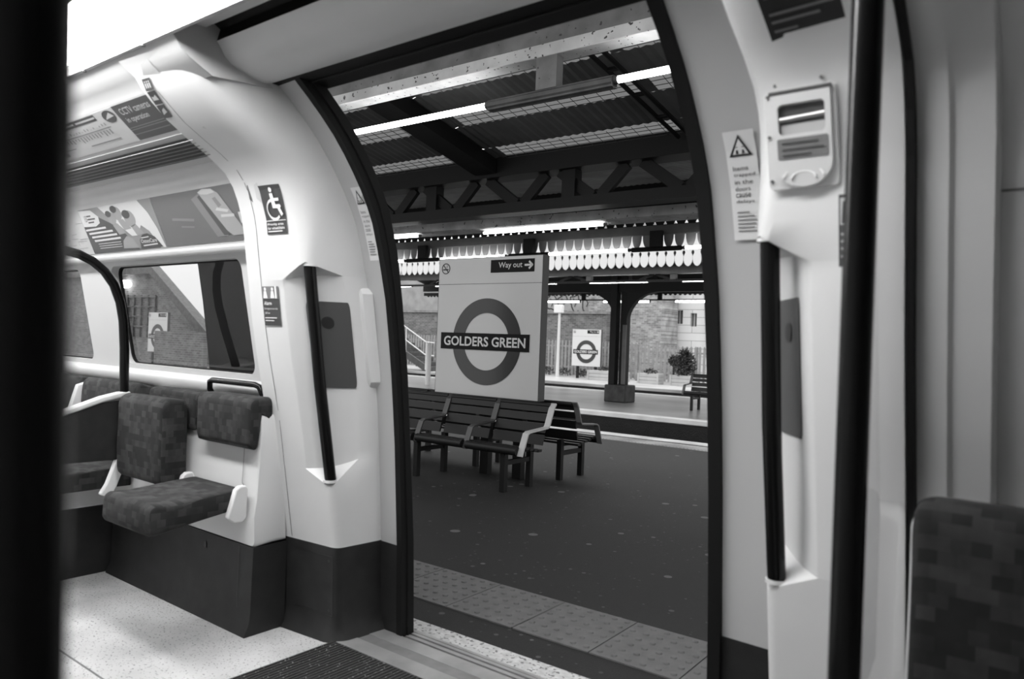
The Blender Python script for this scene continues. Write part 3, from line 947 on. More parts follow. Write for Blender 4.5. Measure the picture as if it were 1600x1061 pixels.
def sail(mb, f):
    mb.poly([(.0, 0), (.66, 0), (.60, .20), (.52, .42), (.40, .62), (.25, .80), (.10, .98), (.0, .98)], f, 1, -.0006)
    mb.poly([(.30, 1), (.84, 1), (.92, .72), (.965, .4), (.99, 0), (.93, 0), (.86, .36), (.78, .5), (.70, .30), (.62, .30), (.50, .56), (.38, .80)], f, 2, -.001)
    mb.poly([(.0, .62), (.18, .60), (.25, .66), (.26, .80), (.18, .96), (.0, .98)], f, 2, -.0012)
    for cx, cy, s in ((.44, .72, .10), (.53, .80, .11), (.67, .66, .13)):
        mb.poly(ring_pts(cx, cy, s*.55, s*1.35, 14), f, 3, -.0014)
        mb.poly(ring_pts(cx-.03, cy+.10, s*.4, s*.7, 12), f, 4, -.0018)
        mb.poly([(cx-.02, cy-.15), (cx+.05, cy-.12), (cx+.12, cy-.34), (cx+.02, cy-.36)], f, 3, -.0014)
    mb.poly([(.68, 0.02), (.70, .20), (.75, .30), (.82, .32), (.90, .24), (.96, .02)], f, 4, -.002)
    mb.text('OsteoCare', .71, .91, .13, .21, f, 2, .015, -.0026)
    mb.stroke([(.73, .24), (.82, .25)], .02, f, 2, -.0026); mb.stroke([(.73, .075), (.90, .09)], .025, f, 2, -.0026)
    mb.poly([(.45, .06), (.48, .22), (.55, .32), (.62, .24), (.66, .04)], f, 3, -.0018)
    for k, (a, b) in enumerate(((.02, .30), (.05, .38), (.07, .42), (.09, .45))): mb.stroke([(a, .54-k*.085), (b, .55-k*.085)], .042, f, 2, -.0018)
    for k in range(3): mb.stroke([(.12, .21-k*.05), (.44, .21-k*.05)], .012, f, 2, -.0018)
    mb.text('13', .055, .085, .72, .86, f, 4, .01, -.002)
    for k, e in enumerate((.15, .20, .17)): mb.stroke([(.10, .84-k*.07), (e, .84-k*.07)], .03, f, 4, -.002)
card('advert_card', 'advert card with three smiling faces reading OsteoCare', -4.19, -3.435, LP0, LP1, mat('advert mid grey', .20, .45), sail, [mat('advert dark grey', .055, .45), mat('advert white', .5, .45), mat('face grey', .24, .5), DARKP])
def mapcard(mb, f):
    random.seed(5)
    for k in range(26):
        x, y = random.random()*.95, .05+random.random()*.9
        mb.stroke([(x, y), (min(1, x+.04+.1*random.random()), y)], .008, f, 1)
        if k % 2: mb.stroke([(x, y), (x, max(0, y-.2*random.random()))], .003, f, 1)
card('street_map_card', 'pale map card left of the advert with faces', -4.95, -4.195, LP0, LP1, LIGHTP, mapcard, [MIDP], 'map')

# ------------------------------------------------------------------ seats
def rounded_block(mb, x0, x1, prof, r=.02, mi=0):
    """extrude a closed (y,z) profile along x with softened ends"""
    cy = sum(p[0] for p in prof)/len(prof); cz = sum(p[1] for p in prof)/len(prof)
    rows = []
    def shrink(k):
        out = []
        for y, z in prof:
            d = Vector((cy-y, cz-z)); l = d.length
            out.append((y+d.x/l*min(k, l*.8), z+d.y/l*min(k, l*.8)))
        return out
    for a in (0, 30, 60, 90):
        k = r*(1-math.sin(math.radians(a))); rows.append([(x0+r*(1-math.cos(math.radians(a))), y, z) for y, z in shrink(k)])
    for a in (90, 60, 30, 0):
        k = r*(1-math.sin(math.radians(a))); rows.append([(x1-r*(1-math.cos(math.radians(a))), y, z) for y, z in shrink(k)])
    mb.loft(rows, mi, closed=True, caps=True)
    return mb
def arcp(cy, cz, r, a0, a1, n=5): return [(cy+r*math.cos(math.radians(a0+(a1-a0)*i/(n-1))), cz+r*math.sin(math.radians(a0+(a1-a0)*i/(n-1)))) for i in range(n)]

def seat_unit(x0, x1, label, cap_left=False):
    """white moulded seat surround on its dark kick panel"""
    t = thing('seat_unit', label, 'seat unit', ((x0+x1)/2, 1.87, 0))
    mb = MB()
    prof = [(1.90, .37), (1.815, .362), (1.803, .37), (1.800, .42), (1.796, .47), (1.806, .54), (1.814, .75), (1.816, .885)]+arcp(1.835, .892, .02, 170, 90)+[(1.925, .915), (1.962, .37)]
    rounded_block(mb, x0, x1, prof, .018)
    build(mb, 'moulding', WHITE, t, smooth=35)
    mb = MB()
    prof = [(1.775, 0), (1.782, .02), (1.796, .05), (1.800, .10), (1.803, .364), (1.966, .364), (1.966, 0)]
    mb.loft([[(x0, y, z) for y, z in prof], [(x1-.003, y, z) for y, z in prof]], closed=True, caps=True)
    for z0, xx in ((.05, x1+.004),): pass
    build(mb, 'kick_panel', KICK, t, smooth=30)
    mb = MB(); g = lambda u, v, wd: (u, 1.7985, v)
    mb.stroke([(x1-.10, .10), (x1-.10, .355)], .004, g, 0, 0)
    build(mb, 'panel_seam', BLACK, t)
    mb = MB(); mb.poly(ring_pts(x1-.36, .31, .008, .014, 10), g, 0, 0)
    build(mb, 'lock', BLACK, t)
    return t
u1 = seat_unit(-3.94, -2.70, 'white moulded tip-up seat surround on a dark kick panel left of doorway')
mb = MB(); g = lambda u, v, wd: (u, lerp_tab([(.36, 1.7975), (.47, 1.7905), (.54, 1.8), (.9, 1.812)], v), v)
mb.stroke([(-2.80, .905), (-2.80, .62)], .004, g, 0, 0); mb.stroke([(-2.80, .62), (-2.775, .60)], .004, g, 0, 0)
build(mb, 'moulding_seam', SEAM, u1)
u2 = seat_unit(-.30, 1.2, 'white seat surround behind the folded seat at the right edge')

def cushion_down(x0, x1, label):
    t = thing('tip_up_seat', label, 'seat', ((x0+x1)/2, 1.78, .50))
    mb = MB()
    prof = [(1.785, .600), (1.62, .590), (1.50, .582)]+arcp(1.425, .555, .030, 75, 180, 6)+[(1.393, .515)]+arcp(1.42, .492, .028, 195, 275, 5)+[(1.60, .492), (1.785, .520)]
    rounded_block(mb, x0, x1, prof, .028)
    build(mb, 'seat_cushion', MOQ, t, smooth=60)
    for x, s in ((x1+.012, 1), (x0-.012, -1)):
        mb = MB()
        pr = [(1.705, .492), (1.735, .470), (1.775, .468), (1.793, .485), (1.793, .60), (1.785, .618), (1.755, .618), (1.738, .605)]
        mb.loft([[(x-.014, y, z) for y, z in pr], [(x+.014, y, z) for y, z in pr]], closed=True, caps=True)
        build(mb, 'hinge_cover', WHITE, t, bevel=.006, smooth=40)
    return t
def back_pad(parent, x0, x1):
    mb = MB()
    prof = [(1.800, .765), (1.772, .775), (1.765, .80), (1.762, .93)]+arcp(1.797, .945, .036, 180, 90, 6)+[(1.86, .982)]+arcp(1.86, .965, .017, 90, 0, 4)+[(1.877, .90), (1.87, .88), (1.825, .905), (1.818, .88)]
    rounded_block(mb, x0, x1, prof, .022)
    return build(mb, 'back_cushion', MOQ, parent, smooth=60)
s1 = cushion_down(-3.157, -2.765, 'tipped down patterned seat with dark underside beside the doorway panel')
back_pad(s1, -3.115, -2.70)
mb = MB()
pth = [(-3.19, 1.90, .93), (-3.20, 1.875, .985), (-3.19, 1.868, 1.018), (-3.165, 1.866, 1.026), (-2.83, 1.866, 1.026), (-2.80, 1.868, 1.018), (-2.785, 1.875, .985), (-2.785, 1.90, .93)]
mb.tube(pth, .013, 10)
build(mb, 'grab_handle', POLE, u1, smooth=50, label='dark bent grab handle')

def cushion_up(x0, x1, label, lift=0.0):
    t = thing('tip_up_seat', label, 'seat', ((x0+x1)/2, 1.76, .55))
    mb = MB()
    prof = [(1.785, .575), (1.74, .555)]+arcp(1.69, .585, .030, 265, 180, 4)+[(1.652, .70), (1.655, .84)]+arcp(1.70, .898, .045, 180, 75, 6)+[(1.77, .935), (1.785, .90)]
    prof = [(y, z if z < .7 else z+lift) for y, z in prof]
    rounded_block(mb, x0, x1, prof, .028)
    build(mb, 'seat_cushion', MOQ, t, smooth=60)
    mb = MB()
    prof = [(1.800, .80), (1.790, .82), (1.788, .93)]+arcp(1.812, .948, .022, 180, 90, 5)+[(1.86, .972)]+arcp(1.86, .955, .017, 90, 0, 4)+[(1.877, .90), (1.83, .90)]
    if lift: prof = [(y, z-.03) for y, z in prof]
    rounded_block(mb, x0+.02, x1+(.0 if lift else .04), prof, .02)
    build(mb, 'back_cushion', MOQ, t, smooth=60)
    return t
cushion_up(-3.62, -3.205, 'folded up patterned seat between the tipped down seat and dark screen')
cushion_up(-.272, .16, 'folded up dark patterned seat at the right edge of the view', .03)

# low screen with hoop at the end of the tip-up seats
t = thing('arm_screen', 'low dark screen with a bent pole beyond the folded seat', 'screen', (-3.665, 1.6, 0))
mb = MB()
out = [(1.70, .62), (1.70, .905), (1.60, .895), (1.44, .845), (1.0, .84), (1.0, .63)]
mb.loft([[(-3.68, y, z) for y, z in out], [(-3.655, y, z) for y, z in out]], closed=True, caps=True)
build(mb, 'panel', KICK, t)
mb = MB(); mb.tube([(-3.667, 1.73, .932), (-3.667, 1.68, .928), (-3.667, 1.60, .910), (-3.667, 1.44, .855), (-3.667, 1.0, .85)], 0, rect=(.045, .028))
build(mb, 'top_rail', WHITE, t, bevel=.008)
mb = MB(); mb.tube([(-3.667, 1.71, .63), (-3.667, 1.707, .944), (-3.667, 1.70, 1.15), (-3.667, 1.69, 1.28), (-3.667, 1.672, 1.37), (-3.667, 1.64, 1.45), (-3.667, 1.595, 1.51), (-3.667, 1.54, 1.552), (-3.667, 1.48, 1.577), (-3.667, 1.40, 1.592), (-3.667, 1.30, 1.597), (-3.667, 1.14, 1.56), (-3.667, 1.04, 1.46), (-3.667, 1.0, 1.3), (-3.667, 1.0, 0)], .021, 14)
build(mb, 'pole', POLE, t, smooth=50)
mb = MB(); mb.tube([(-3.667, 1.71, .64), (-3.667, 1.66, .50), (-3.667, 1.63, .45)], 0, rect=(.03, .05))
build(mb, 'strut', WHITE, t, bevel=.006)

# long seats beyond the screen
t = thing('long_seat', 'row of patterned seats beyond the low screen at the left', 'seat', (-4.6, 1.8, 0))
mb = MB(); mb.loft([[(x, y, z) for y, z in ((1.36, 0), (1.385, .05), (1.39, .34), (1.95, .34), (1.95, 0))] for x in (-6.6, -3.96)], closed=True, caps=True)
build(mb, 'kick_panel', KICK, t)
mb = MB(); mb.loft([[(x, y, z) for y, z in ((1.385, .345), (1.37, .38), (1.375, .43), (1.95, .46), (1.95, .345))] for x in (-6.6, -3.95)], closed=True, caps=True)
build(mb, 'base_rail', WHITE, t, bevel=.01)
for k in range(3):
    xb = -3.74-k*.66; xa = xb-.62
    mb = MB()
    rounded_block(mb, xa, xb, [(1.80, .47), (1.40, .465)]+arcp(1.38, .51, .04, 250, 95, 6)+[(1.80, .57)], .03)
    build(mb, 'seat_cushion', MOQ, t, smooth=60)
    mb = MB()
    rounded_block(mb, xa+.02, xb, [(1.86, .58), (1.78, .58), (1.785, .90)]+arcp(1.83, .935, .04, 180, 60, 6)+[(1.90, .955), (1.90, .6)], .03)
    build(mb, 'back_cushion', MOQ, t, smooth=60)
    mb = MB(); rounded_block(mb, xa-.03, xa+.012, [(1.86, .60), (1.70, .62), (1.72, .72), (1.78, .93), (1.86, .955)], .008)
    build(mb, 'divider', WHITE, t, smooth=40)

# ------------------------------------------------------------------ doorway floor
mb = MB()
mb.box(-2.415, -.45, -.3, 2.0, 0, .004)
x = -2.41
while x < -.46:
    mb.box(x, x+.009, -.3, 1.995, .004, .007); x += .018
build(mb, 'doorway_mat', MATTING, label='dark ribbed flecked mat on the floor inside the doorway', cat='mat')
t = thing('door_sill', 'worn metal sill with dark grooves across the doorway', 'sill', (-1.6, 2.17, 0))
def strip(y0, y1, z, m, nm, h=.0):
    mb = MB(); mb.box(-2.46, -.55, y0, y1, -.03, z); build(mb, nm, m, t)
strip(2.0, 2.085, .006, SILL, 'inner_strip'); strip(2.085, 2.145, .004, SILLD, 'middle_strip'); strip(2.145, 2.222, .006, SILL, 'outer_strip')
strip(2.222, 2.242, -.012, RUBBER, 'groove'); strip(2.242, 2.262, .002, SILL, 'track_rib'); strip(2.262, 2.275, -.012, RUBBER, 'groove')
strip(2.275, 2.292, .002, SILL, 'track_rib'); strip(2.292, 2.30, -.012, RUBBER, 'groove'); strip(2.30, 2.318, .0, SILL, 'track_rib')
mb = MB(); mb.box(-7.2, 3.2, 1.9, 2.3, -.5, -.06); build(mb, 'train_underframe', RUBBER, kind='structure', label='dark underframe below the sill', cat='underframe')

# ================================================================== STATION (frame turned with the platform)
ZP = -.06
mb = MB(); mb.box(-60, 14, 2.44, 10.0, -1.1, ZP)
build(mb, 'near_platform', ASPH, st=True, loc=(0, 0, ZP), kind='structure', label='dark spotted platform surface outside the doorway', cat='platform')
mb = MB(); mb.box(-60, 14, 2.44, 2.575, ZP, ZP+.002)
build(mb, 'edge_stripe', STRIPE, st=True, kind='structure', label='worn white line on the near platform edge', cat='line')
# tactile slabs beside the train
SL = .405
def slab(x0, label=None, proto=None):
    if proto: return dup(proto, (x0+SL*.5, 3.0, ZP), st=True)
    mb = MB()
    mb.box(x0+.003, x0+SL-.003, 2.785, 3.238, ZP, ZP+.006)
    # studs in a 6 x 6 field
    for i in range(6):
        for j in range(6):
            cx, cy = x0+SL*(i+.5)/6, 2.785+.453*(j+.5)/6
            rows = [[(cx+r*math.cos(2*PI*k/10), cy+r*math.sin(2*PI*k/10), ZP+z) for k in range(10)] for r, z in ((.015, .006), (.0125, .0125), (.008, .0132))]
            mb.loft(rows, closed=True, caps=True)
    return build(mb, 'tactile_slab', TACT, st=True, loc=(x0+SL*.5, 3.0, ZP), smooth=40, label='grey studded paving slab along the near platform edge', cat='paving slab', group='studded slabs along the near platform edge')
sp_ = slab(-2.0)
for k in range(-6, 4):
    if k: slab(-2.0+SL*k, proto=sp_)
mb = MB(); mb.box(-2.004, -1.996, 2.785, 3.238, ZP+.0062, ZP+.0068)
build(mb, 'slab_joint', BLACK, st=True, kind='structure', label='wide dark joint between two studded slabs', cat='joint')
# far side of the near platform
mb = MB(); mb.box(-60, 14, 9.23, 9.62, ZP, ZP+.004)
for i in range(260):
    x = -12+i*.05
    mb.box(x, x+.024, 9.26, 9.56, ZP+.004, ZP+.009)
build(mb, 'tactile_strip', mat('pale tactile paving', .26, .6, noise=(3, .3)), st=True, kind='structure', label='ribbed pale warning strip along the far platform edge', cat='paving')
mb = MB(); mb.box(-60, 14, 9.72, 10.02, ZP, ZP+.004)
build(mb, 'edge_stripe', mat('pale edge stones', .42, .55, noise=(3, .3)), st=True, kind='structure', label='pale edge stones beyond the benches', cat='line')
mb = MB(); mb.box(-60, 14, 10.0, 12.95, -1.2, -1.0)
build(mb, 'track_bed', TRACK, st=True, kind='structure', label='dark track bed between the platforms', cat='track')
for y in (10.75, 12.2):
    mb = MB(); mb.box(-60, 14, y, y+.07, -1.0, -.86)
    build(mb, 'rail', STEEL, st=True, label='steel running rail in the dark track bed, %s one' % ('nearer' if y < 11 else 'farther'), cat='rail', group='running rails')
mb = MB()
mb.box(-60, 14, 13.0, 19.3, -1.1, ZP)
build(mb, 'middle_platform', WETCONC, st=True, loc=(0, 0, ZP), kind='structure', label='wet grey island platform under the far canopy', cat='platform')
mb = MB(); mb.box(-60, 14, 12.90, 12.99, -1.1, ZP-.10)
build(mb, 'platform_wall', TRACK, st=True, kind='structure', label='dark wall below the island platform edge', cat='wall')
mb = MB(); mb.box(-60, 14, 12.90, 13.22, ZP-.07, ZP+.004)
build(mb, 'edge_stripe', mat('white edge coping', .62, .5, noise=(2, .2)), st=True, kind='structure', label='white coping along the near edge of the island platform', cat='line')
mb = MB(); mb.box(-60, 14, 18.7, 19.3, ZP, ZP+.004)
build(mb, 'tactile_strip', mat('pale wet paving', .36, .4, noise=(2, .25)), st=True, kind='structure', label='pale strip along the far edge of the island platform', cat='paving')
mb = MB(); mb.box(-60, 14, 19.3, 22.0, -1.2, -1.0)
build(mb, 'track_bed', TRACK, st=True, kind='structure', label='second dark track beyond the island platform', cat='track')
mb = MB(); mb.box(-80, 40, 21.9, 21.99, -1.1, ZP-.09)
build(mb, 'platform_wall', TRACK, st=True, kind='structure', label='dark wall below the outer platform edge', cat='wall')
mb = MB(); mb.box(-80, 40, 22.0, 60, -1.1, ZP)
build(mb, 'outer_platform', mat('pale wet outer paving', .44, .4, noise=(.8, .25)), st=True, kind='structure', loc=(0, 0, ZP), label='bright wet platform in front of the fence', cat='platform')

# ------------------------------------------------------------------ near canopy
def zr(y): return 3.4-.2*(y-4)
RX0, RX1 = -16, 8
mb = MB()
n = 240
def corr(y0, y1, z0, z1, x0, x1, amp=.005, pitch=.085):
    m = max(2, int((x1-x0)/pitch*2))
    a, b = [], []
    for i in range(m+1):
        x = x0+(x1-x0)*i/m; dz = amp if i % 2 else -amp
        a.append((x, y0, z0+dz)); b.append((x, y1, z1+dz))
    return [a, b]
bands = [(2.6, 4.14), (4.56, 4.86), (5.12, 5.56)]  # first band: unseen roof added past the beam, keeping sky off the platform edge
sky_bands = [(4.14, 4.56), (4.86, 5.12), (5.56, 5.79)]
for y0, y1 in bands+[(5.79, 5.95)]:
    mb.loft(corr(y0, y1, zr(y0), zr(y1), RX0, RX1))
segs = [(-16, -10.2), (-9.2, -7.75), (-6.6, -4.90), (-4.40, -2.60), (-2.50, -.4), (.2, 2.2), (3.2, 8)]
for y0, y1 in sky_bands:
    xs = [RX0]+[v for s in segs for v in s]+[RX1]
    for i in range(0, len(xs)-1, 2):
        if xs[i+1]-xs[i] > .02: mb.loft(corr(y0, y1, zr(y0), zr(y1), xs[i], xs[i+1]))
# far half of the roof
for y0, y1 in ((5.95, 6.6), (6.9, 8.61)):
    mb.loft(corr(y0, y1, 3.0+.12*(y0-5.95), 3.0+.12*(y1-5.95), RX0, RX1))
build(mb, 'canopy_roof', ROOF, st=True, kind='structure', label='dark corrugated canopy roof over the near platform', cat='roof')
mb = MB()
for y0, y1 in sky_bands:
    for a, b in segs: mb.add([(a-.09, y0-.06, zr(y0-.06)+.008), (b+.09, y0-.06, zr(y0-.06)+.008), (b+.09, y1+.06, zr(y1+.06)+.008), (a-.09, y1+.06, zr(y1+.06)+.008)], [(0, 1, 2, 3)])
mb.add([(RX0, 6.55, 3.096), (RX1, 6.55, 3.096), (RX1, 6.95, 3.144), (RX0, 6.95, 3.144)], [(0, 1, 2, 3)])
build(mb, 'canopy_rooflight', SKYL, st=True, kind='structure', label='grimy wired glass strips in the near canopy roof', cat='rooflight')
mb = MB()
for y0, y1 in sky_bands:
    for (a, b) in segs[2:5]:
        x = a
        while x < b:
            mb.tube([(x, y0, zr(y0)-.015), (x, y1, zr(y1)-.015)], .003, 4); x += .12
        for k in range(4):
            y = y0+(y1-y0)*(k+.5)/4; mb.tube([(a, y, zr(y)-.015), (b, y, zr(y)-.015)], .003, 4)
build(mb, 'rooflight_netting', WIRE, st=True, kind='stuff', label='wire netting stretched below the roof glass strips', cat='netting')
# fascia beam beside the train
t = thing('fascia_beam', 'peeling white beam along the train side of the canopy', 'beam', (-2.5, 4.05, 3.11), st=True)
mb = MB(); mb.box(-16, 8, 3.98, 4.12, 3.11, 3.195); build(mb, 'lower_flange', PEEL, t, bevel=.006)
mb = MB(); mb.box(-16, 8, 4.01, 4.07, 3.195, 3.52); build(mb, 'web', PEELG, t)
# rafters
for k, x in ((1, -4.65),):
    mb = MB()
    ys = [4.13, 5.74]
    mb.loft([[(x-.13, y, zr(y)-.16), (x+.13, y, zr(y)-.16), (x+.13, y, zr(y)-.02), (x-.13, y, zr(y)-.02)] for y in ys], closed=True, caps=True)
    build(mb, 'rafter', IRON, st=True, label=('dark broad rafter beyond the left door edge', 'dark broad rafter crossing the roof above the lit tube', 'dark broad rafter hidden behind the right door edge')[k], cat='rafter', group='canopy rafters')
mb = MB()
for dx in (-.05, .05): mb.tube([(-2.55+dx, 4.15, 3.2), (-2.55+dx, 5.7, 2.98)], .018, 6)
for y in (4.5, 4.9, 5.3): mb.box(-2.6, -2.5, y-.02, y+.02, 3.2-(y-4.15)*.142-.01, 3.2-(y-4.15)*.142+.01)
build(mb, 'tie_rods', IRON, st=True, label='paired dark tie rods slanting down to the valley beam', cat='rods')
# valley truss
t = thing('valley_truss', 'dark lattice truss below the valley of the canopy', 'truss', (-4.2, 5.88, 2.53), st=True)
mb = MB(); mb.box(-14, 6, 5.76, 6.0, 2.86, 3.06); build(mb, 'top_chord', IRON, t)
mb = MB(); mb.box(-14, 6, 5.78, 5.98, 2.50, 2.60); build(mb, 'bottom_chord', IRON, t)
tops, x = [], -11.55
k = 0
while x < 5:
    top = x; bot = x+.36
    mb = MB(); mb.tube([(top, 5.88, 2.86), (bot, 5.88, 2.60)], 0, rect=(.05, .10)); build(mb, 'diagonal', IRON, t)
    mb = MB(); mb.tube([(bot+.08, 5.88, 2.60), (x+.70, 5.88, 2.86)], 0, rect=(.05, .10)); build(mb, 'diagonal', IRON, t)
    if k % 2 == 0:
        mb = MB(); mb.box(bot+.55, bot+.69, 5.82, 5.94, 2.58, 2.88); build(mb, 'vertical', IRON, t)
    x += .855; k += 1
# wide lighting trunk with tubes under the truss
mb = MB()
mb.loft([[(-14, y, z) for y, z in ((6.02, 2.47), (6.34, 2.47), (6.34, 2.56), (6.02, 2.56))], [(6, y+.42, z-.03) for y, z in ((6.02, 2.47), (6.34, 2.47), (6.34, 2.56), (6.02, 2.56))]], closed=True, caps=True)
build(mb, 'lighting_trunk', mat('peeling pale trunk paint', .48, .75, noise=(5, .3), speck=(26, .68, .10)), st=True, label='grey peeling lighting trunk under the lattice truss', cat='trunk')

TUBE_T = {}
def tube_lamp(x0, x1, y, z, label, group, r=.022):
    t = thing('fluorescent_lamp', label, 'lamp', ((x0+x1)/2, y, z), group=group, st=True)
    mb = MB(); mb.tube([(x0+.03, y, z), (x1-.03, y, z)], r, 10); build(mb, 'tube', TUBEM, t, smooth=50)
    for a, b in ((x0, x0+.03), (x1-.03, x1)):
        mb = MB(); mb.tube([(a, y, z), (b, y, z)], r*1.15, 10); build(mb, 'end_cap', CONDUIT, t, smooth=50)
    return t
tube_lamp(-4.78, -3.24, 4.02, 2.876, 'lit tube nearest the left door edge below the white beam', 'tubes beside the train')
tube_lamp(-2.27, -.75, 4.02, 2.876, 'lit tube at the upper right of the doorway below the white beam', 'tubes beside the train')
mb = MB(); mb.box(-3.24, -2.27, 3.99, 4.06, 2.835, 2.90); mb.tube([(-3.24, 4.02, 2.87), (-2.27, 4.02, 2.87)], .04, 10)
t = thing('light_hanger', 'rusty conduit and post joining the two upper tubes', 'hanger', (-2.75, 4.02, 2.83), st=True)
build(mb, 'conduit', CONDUIT, t)
mb = MB(); mb.box(-2.835, -2.675, 3.985, 4.06, 2.90, 3.15); build(mb, 'post', PEELG, t)
tube_lamp(-5.17, -3.62, 6.36, 2.428, 'thin lit tube under the grey trunk above the big sign', 'tubes under the lighting trunk', .014)
tube_lamp(-7.5, -5.98, 6.25, 2.43, 'tube end beside the left door edge under the grey trunk', 'tubes under the lighting trunk', .014)
tube_lamp(-2.62, -1.1, 6.55, 2.41, 'tube beyond the right door edge under the grey trunk', 'tubes under the lighting trunk', .014)

# far edge of the near canopy: spiked boarding, bar, dark daggers, lamps on hangers
t = thing('canopy_valance', 'shade-grey pointed valance along the far edge of near canopy', 'valance', (-4, 8.6, 2.47), st=True)
mb = MB()
N0, N1, P = -100, 40, .1455
outer = [(-14.0, 2.76), (6.0, 2.76), (6.0, 3.34), (-14.0, 3.34)]
holes = []
for i in range(140):
    x = -13.8+i*P*.97
    if x > 5.8: break
    holes.append([(x-.028, 2.790), (x+.028, 2.790), (x, 2.845)])
mb.plate(outer, holes, lambda u, v, wd: (u, 8.60+wd, v), .02)
build(mb, 'boarding', IRON, t)
mb = MB(); mb.box(-14, 6, 8.56, 8.66, 2.665, 2.775); build(mb, 'bar', GREYI, t)
mb = MB()
def dagger(mb, cx, y, zt, zb, hw, t=.016, mi=0):
    pts = []
    for k in range(9):
        q = k/8; a = hw*(1-q**2.2)**.55 if q < 1 else 0
        pts.append((a, zt+(zb-zt)*q))
    right = [(cx+a, z) for a, z in pts]; left = [(cx-a, z) for a, z in pts[:-1]]
    mb.plate([(p[0], p[1]) for p in left]+[(p[0], p[1]) for p in right[::-1]], [], lambda u, v, wd: (u, y+wd, v), t, mi)
x = -13.9
while x < 6:
    dagger(mb, x, 8.60, 2.665, 2.50, .063); x += P
build(mb, 'daggers', DAGG, t)
for k, x in enumerate((-8.1, -6.07, -4.13, -1.95)):
    h = thing('lamp_hanger', ('dark lamp hanger left of the big sign', 'dark lamp hanger behind the top of big sign', 'dark lamp hanger at the right of big sign', 'dark lamp hanger beyond the right door edge', 'dark lamp hanger out of view on right')[k], 'hanger', (x, 8.52, 2.46), group='lamp hangers on the far canopy edge', st=True)
    mb = MB(); mb.box(x-.08, x+.08, 8.49, 8.55, 2.50, 2.70); build(mb, 'post', IRON, h)
    mb = MB(); mb.tube([(x-.36, 8.52, 2.475), (x-.33, 8.52, 2.475), (x+.33, 8.52, 2.475), (x+.36, 8.52, 2.475)], [.012, .03, .03, .012], 8); build(mb, 'conduit', IRON, h)
LB = ['left of the left door edge', 'partly behind the left of the big sign', 'behind the top of big sign', 'right of the big sign', 'beside the right door edge']
for k, (a, b) in enumerate(((-9.95, -8.46), (-7.74, -6.45), (-5.97, -4.49), (-3.77, -2.3))):
    if k == 2: lab = 'bright tube under the grey valance at right of big sign'
    else: lab = ('lit tube under the grey valance left of the door edge', 'lit tube behind the upper left corner of the big sign', '', 'lit tube under the grey valance at right door edge', 'lit tube under the valance out of view')[k]
    tube_lamp(a, b, 8.52, 2.475, lab, 'tubes under the grey valance', .020)

# ------------------------------------------------------------------ the big station name board
def nameboard(x0, x1, y, z0, z1, th, name, label, post_z, posts, detail=True):
    t = thing(name, label, 'sign', ((x0+x1)/2, y, post_z), st=True)
    W, Hh = x1-x0, z1-z0
    f = lambda u, v, wd: (x0+u*W, y+wd, z0+v*Hh)
    mb = MB(); mb.plate([(.006, .004), (.994, .004), (.994, .996), (.006, .996)], [], f, .01); build(mb, 'face', SIGNW, t)
    mb = MB(); mb.box(x0, x1, y+.004, y+th, z0, z1); build(mb, 'casing', SIGNEDGE, t)
    ar = W/Hh
    cx, cy, ro, ri = .503, .393, .310, .205
    g = lambda d: (lambda u, v, wd: (x0+u*W, y-d+wd, z0+v*Hh))
    R1 = ring_pts(cx, cy, ro/ar if False else ro*Hh/W*1.0, ro, 72); R2 = ring_pts(cx, cy, ri*Hh/W, ri, 72)
    mb = MB(); mb.plate(R1, [R2], g(.006), .006); build(mb, 'roundel_ring', RING, t, label='mid grey enamel ring')
    mb = MB(); mb.plate([(.055, .332), (.905, .332), (.905, .452), (.055, .452)], [], g(.010), .010); b = build(mb, 'name_bar', BAR, t, label='dark bar with white station name')
    mb = MB(); mb.text('GOLDERS GREEN', .088, .875, .357, .427, g(.0104), 0, .022, -.0008)
    lt = build(mb, 'lettering', LETTER, b)
    mb = MB(); mb.plate([(.525, .885), (.925, .885), (.925, .975), (.525, .975)], [], g(.004), .004, 0)
    mb.text('Way out', .60, .818, .905, .957, g(.0044), 1, .008, -.0008)
    h = g(.0052)
    mb.stroke([(.842, .932), (.905, .932)], .014, h, 1, 0); mb.stroke([(.880, .955), (.908, .932)], .014, h, 1, 0); mb.stroke([(.880, .909), (.908, .932)], .014, h, 1, 0)
    build(mb, 'way_out_plate', [BAR, LETTER], t, label='black plate reading Way out')
    mb = MB()
    mb.plate(ring_pts(.075, .925, .043, .043*ar, 28), [ring_pts(.075, .925, .036, .036*ar, 28)], g(.003), .002)
    h2 = g(.0036)
    mb.stroke([(.05, .952), (.10, .898)], .008, h2, 0, 0); mb.stroke([(.048, .918), (.10, .918)], .010, h2, 0, 0); mb.stroke([(.085, .932), (.09, .95)], .005, h2, 0, 0)
    build(mb, 'no_smoking_symbol', BLACK, t)
    mb = MB(); mb.stroke([(0.006, .808), (.994, .808)], .0035, g(.001), 0, -.0005); build(mb, 'panel_joint', SEAM, t)
    for px in posts:
        mb = MB(); mb.box(px-.05, px+.05, y+.02, y+.09, post_z, z0+.02); build(mb, 'post', BENCHS, t)
    return t
nameboard(-5.27, -3.96, 5.80, .70, 2.085, .10, 'station_name_board', 'large white Golders Green roundel board standing behind the benches', ZP, (-4.60, -4.2))
FR_S = nameboard(-15.56, -14.27, 25.0, .42, 1.855, .10, 'station_name_board', 'small distant white Golders Green board in front of the fence', ZP, (-15.3, -14.5))
nameboard(-26.8, -25.5, 14.0, .42, 1.84, .10, 'station_name_board', 'distant roundel board seen through the carriage window', ZP, (-26.5, -25.8))

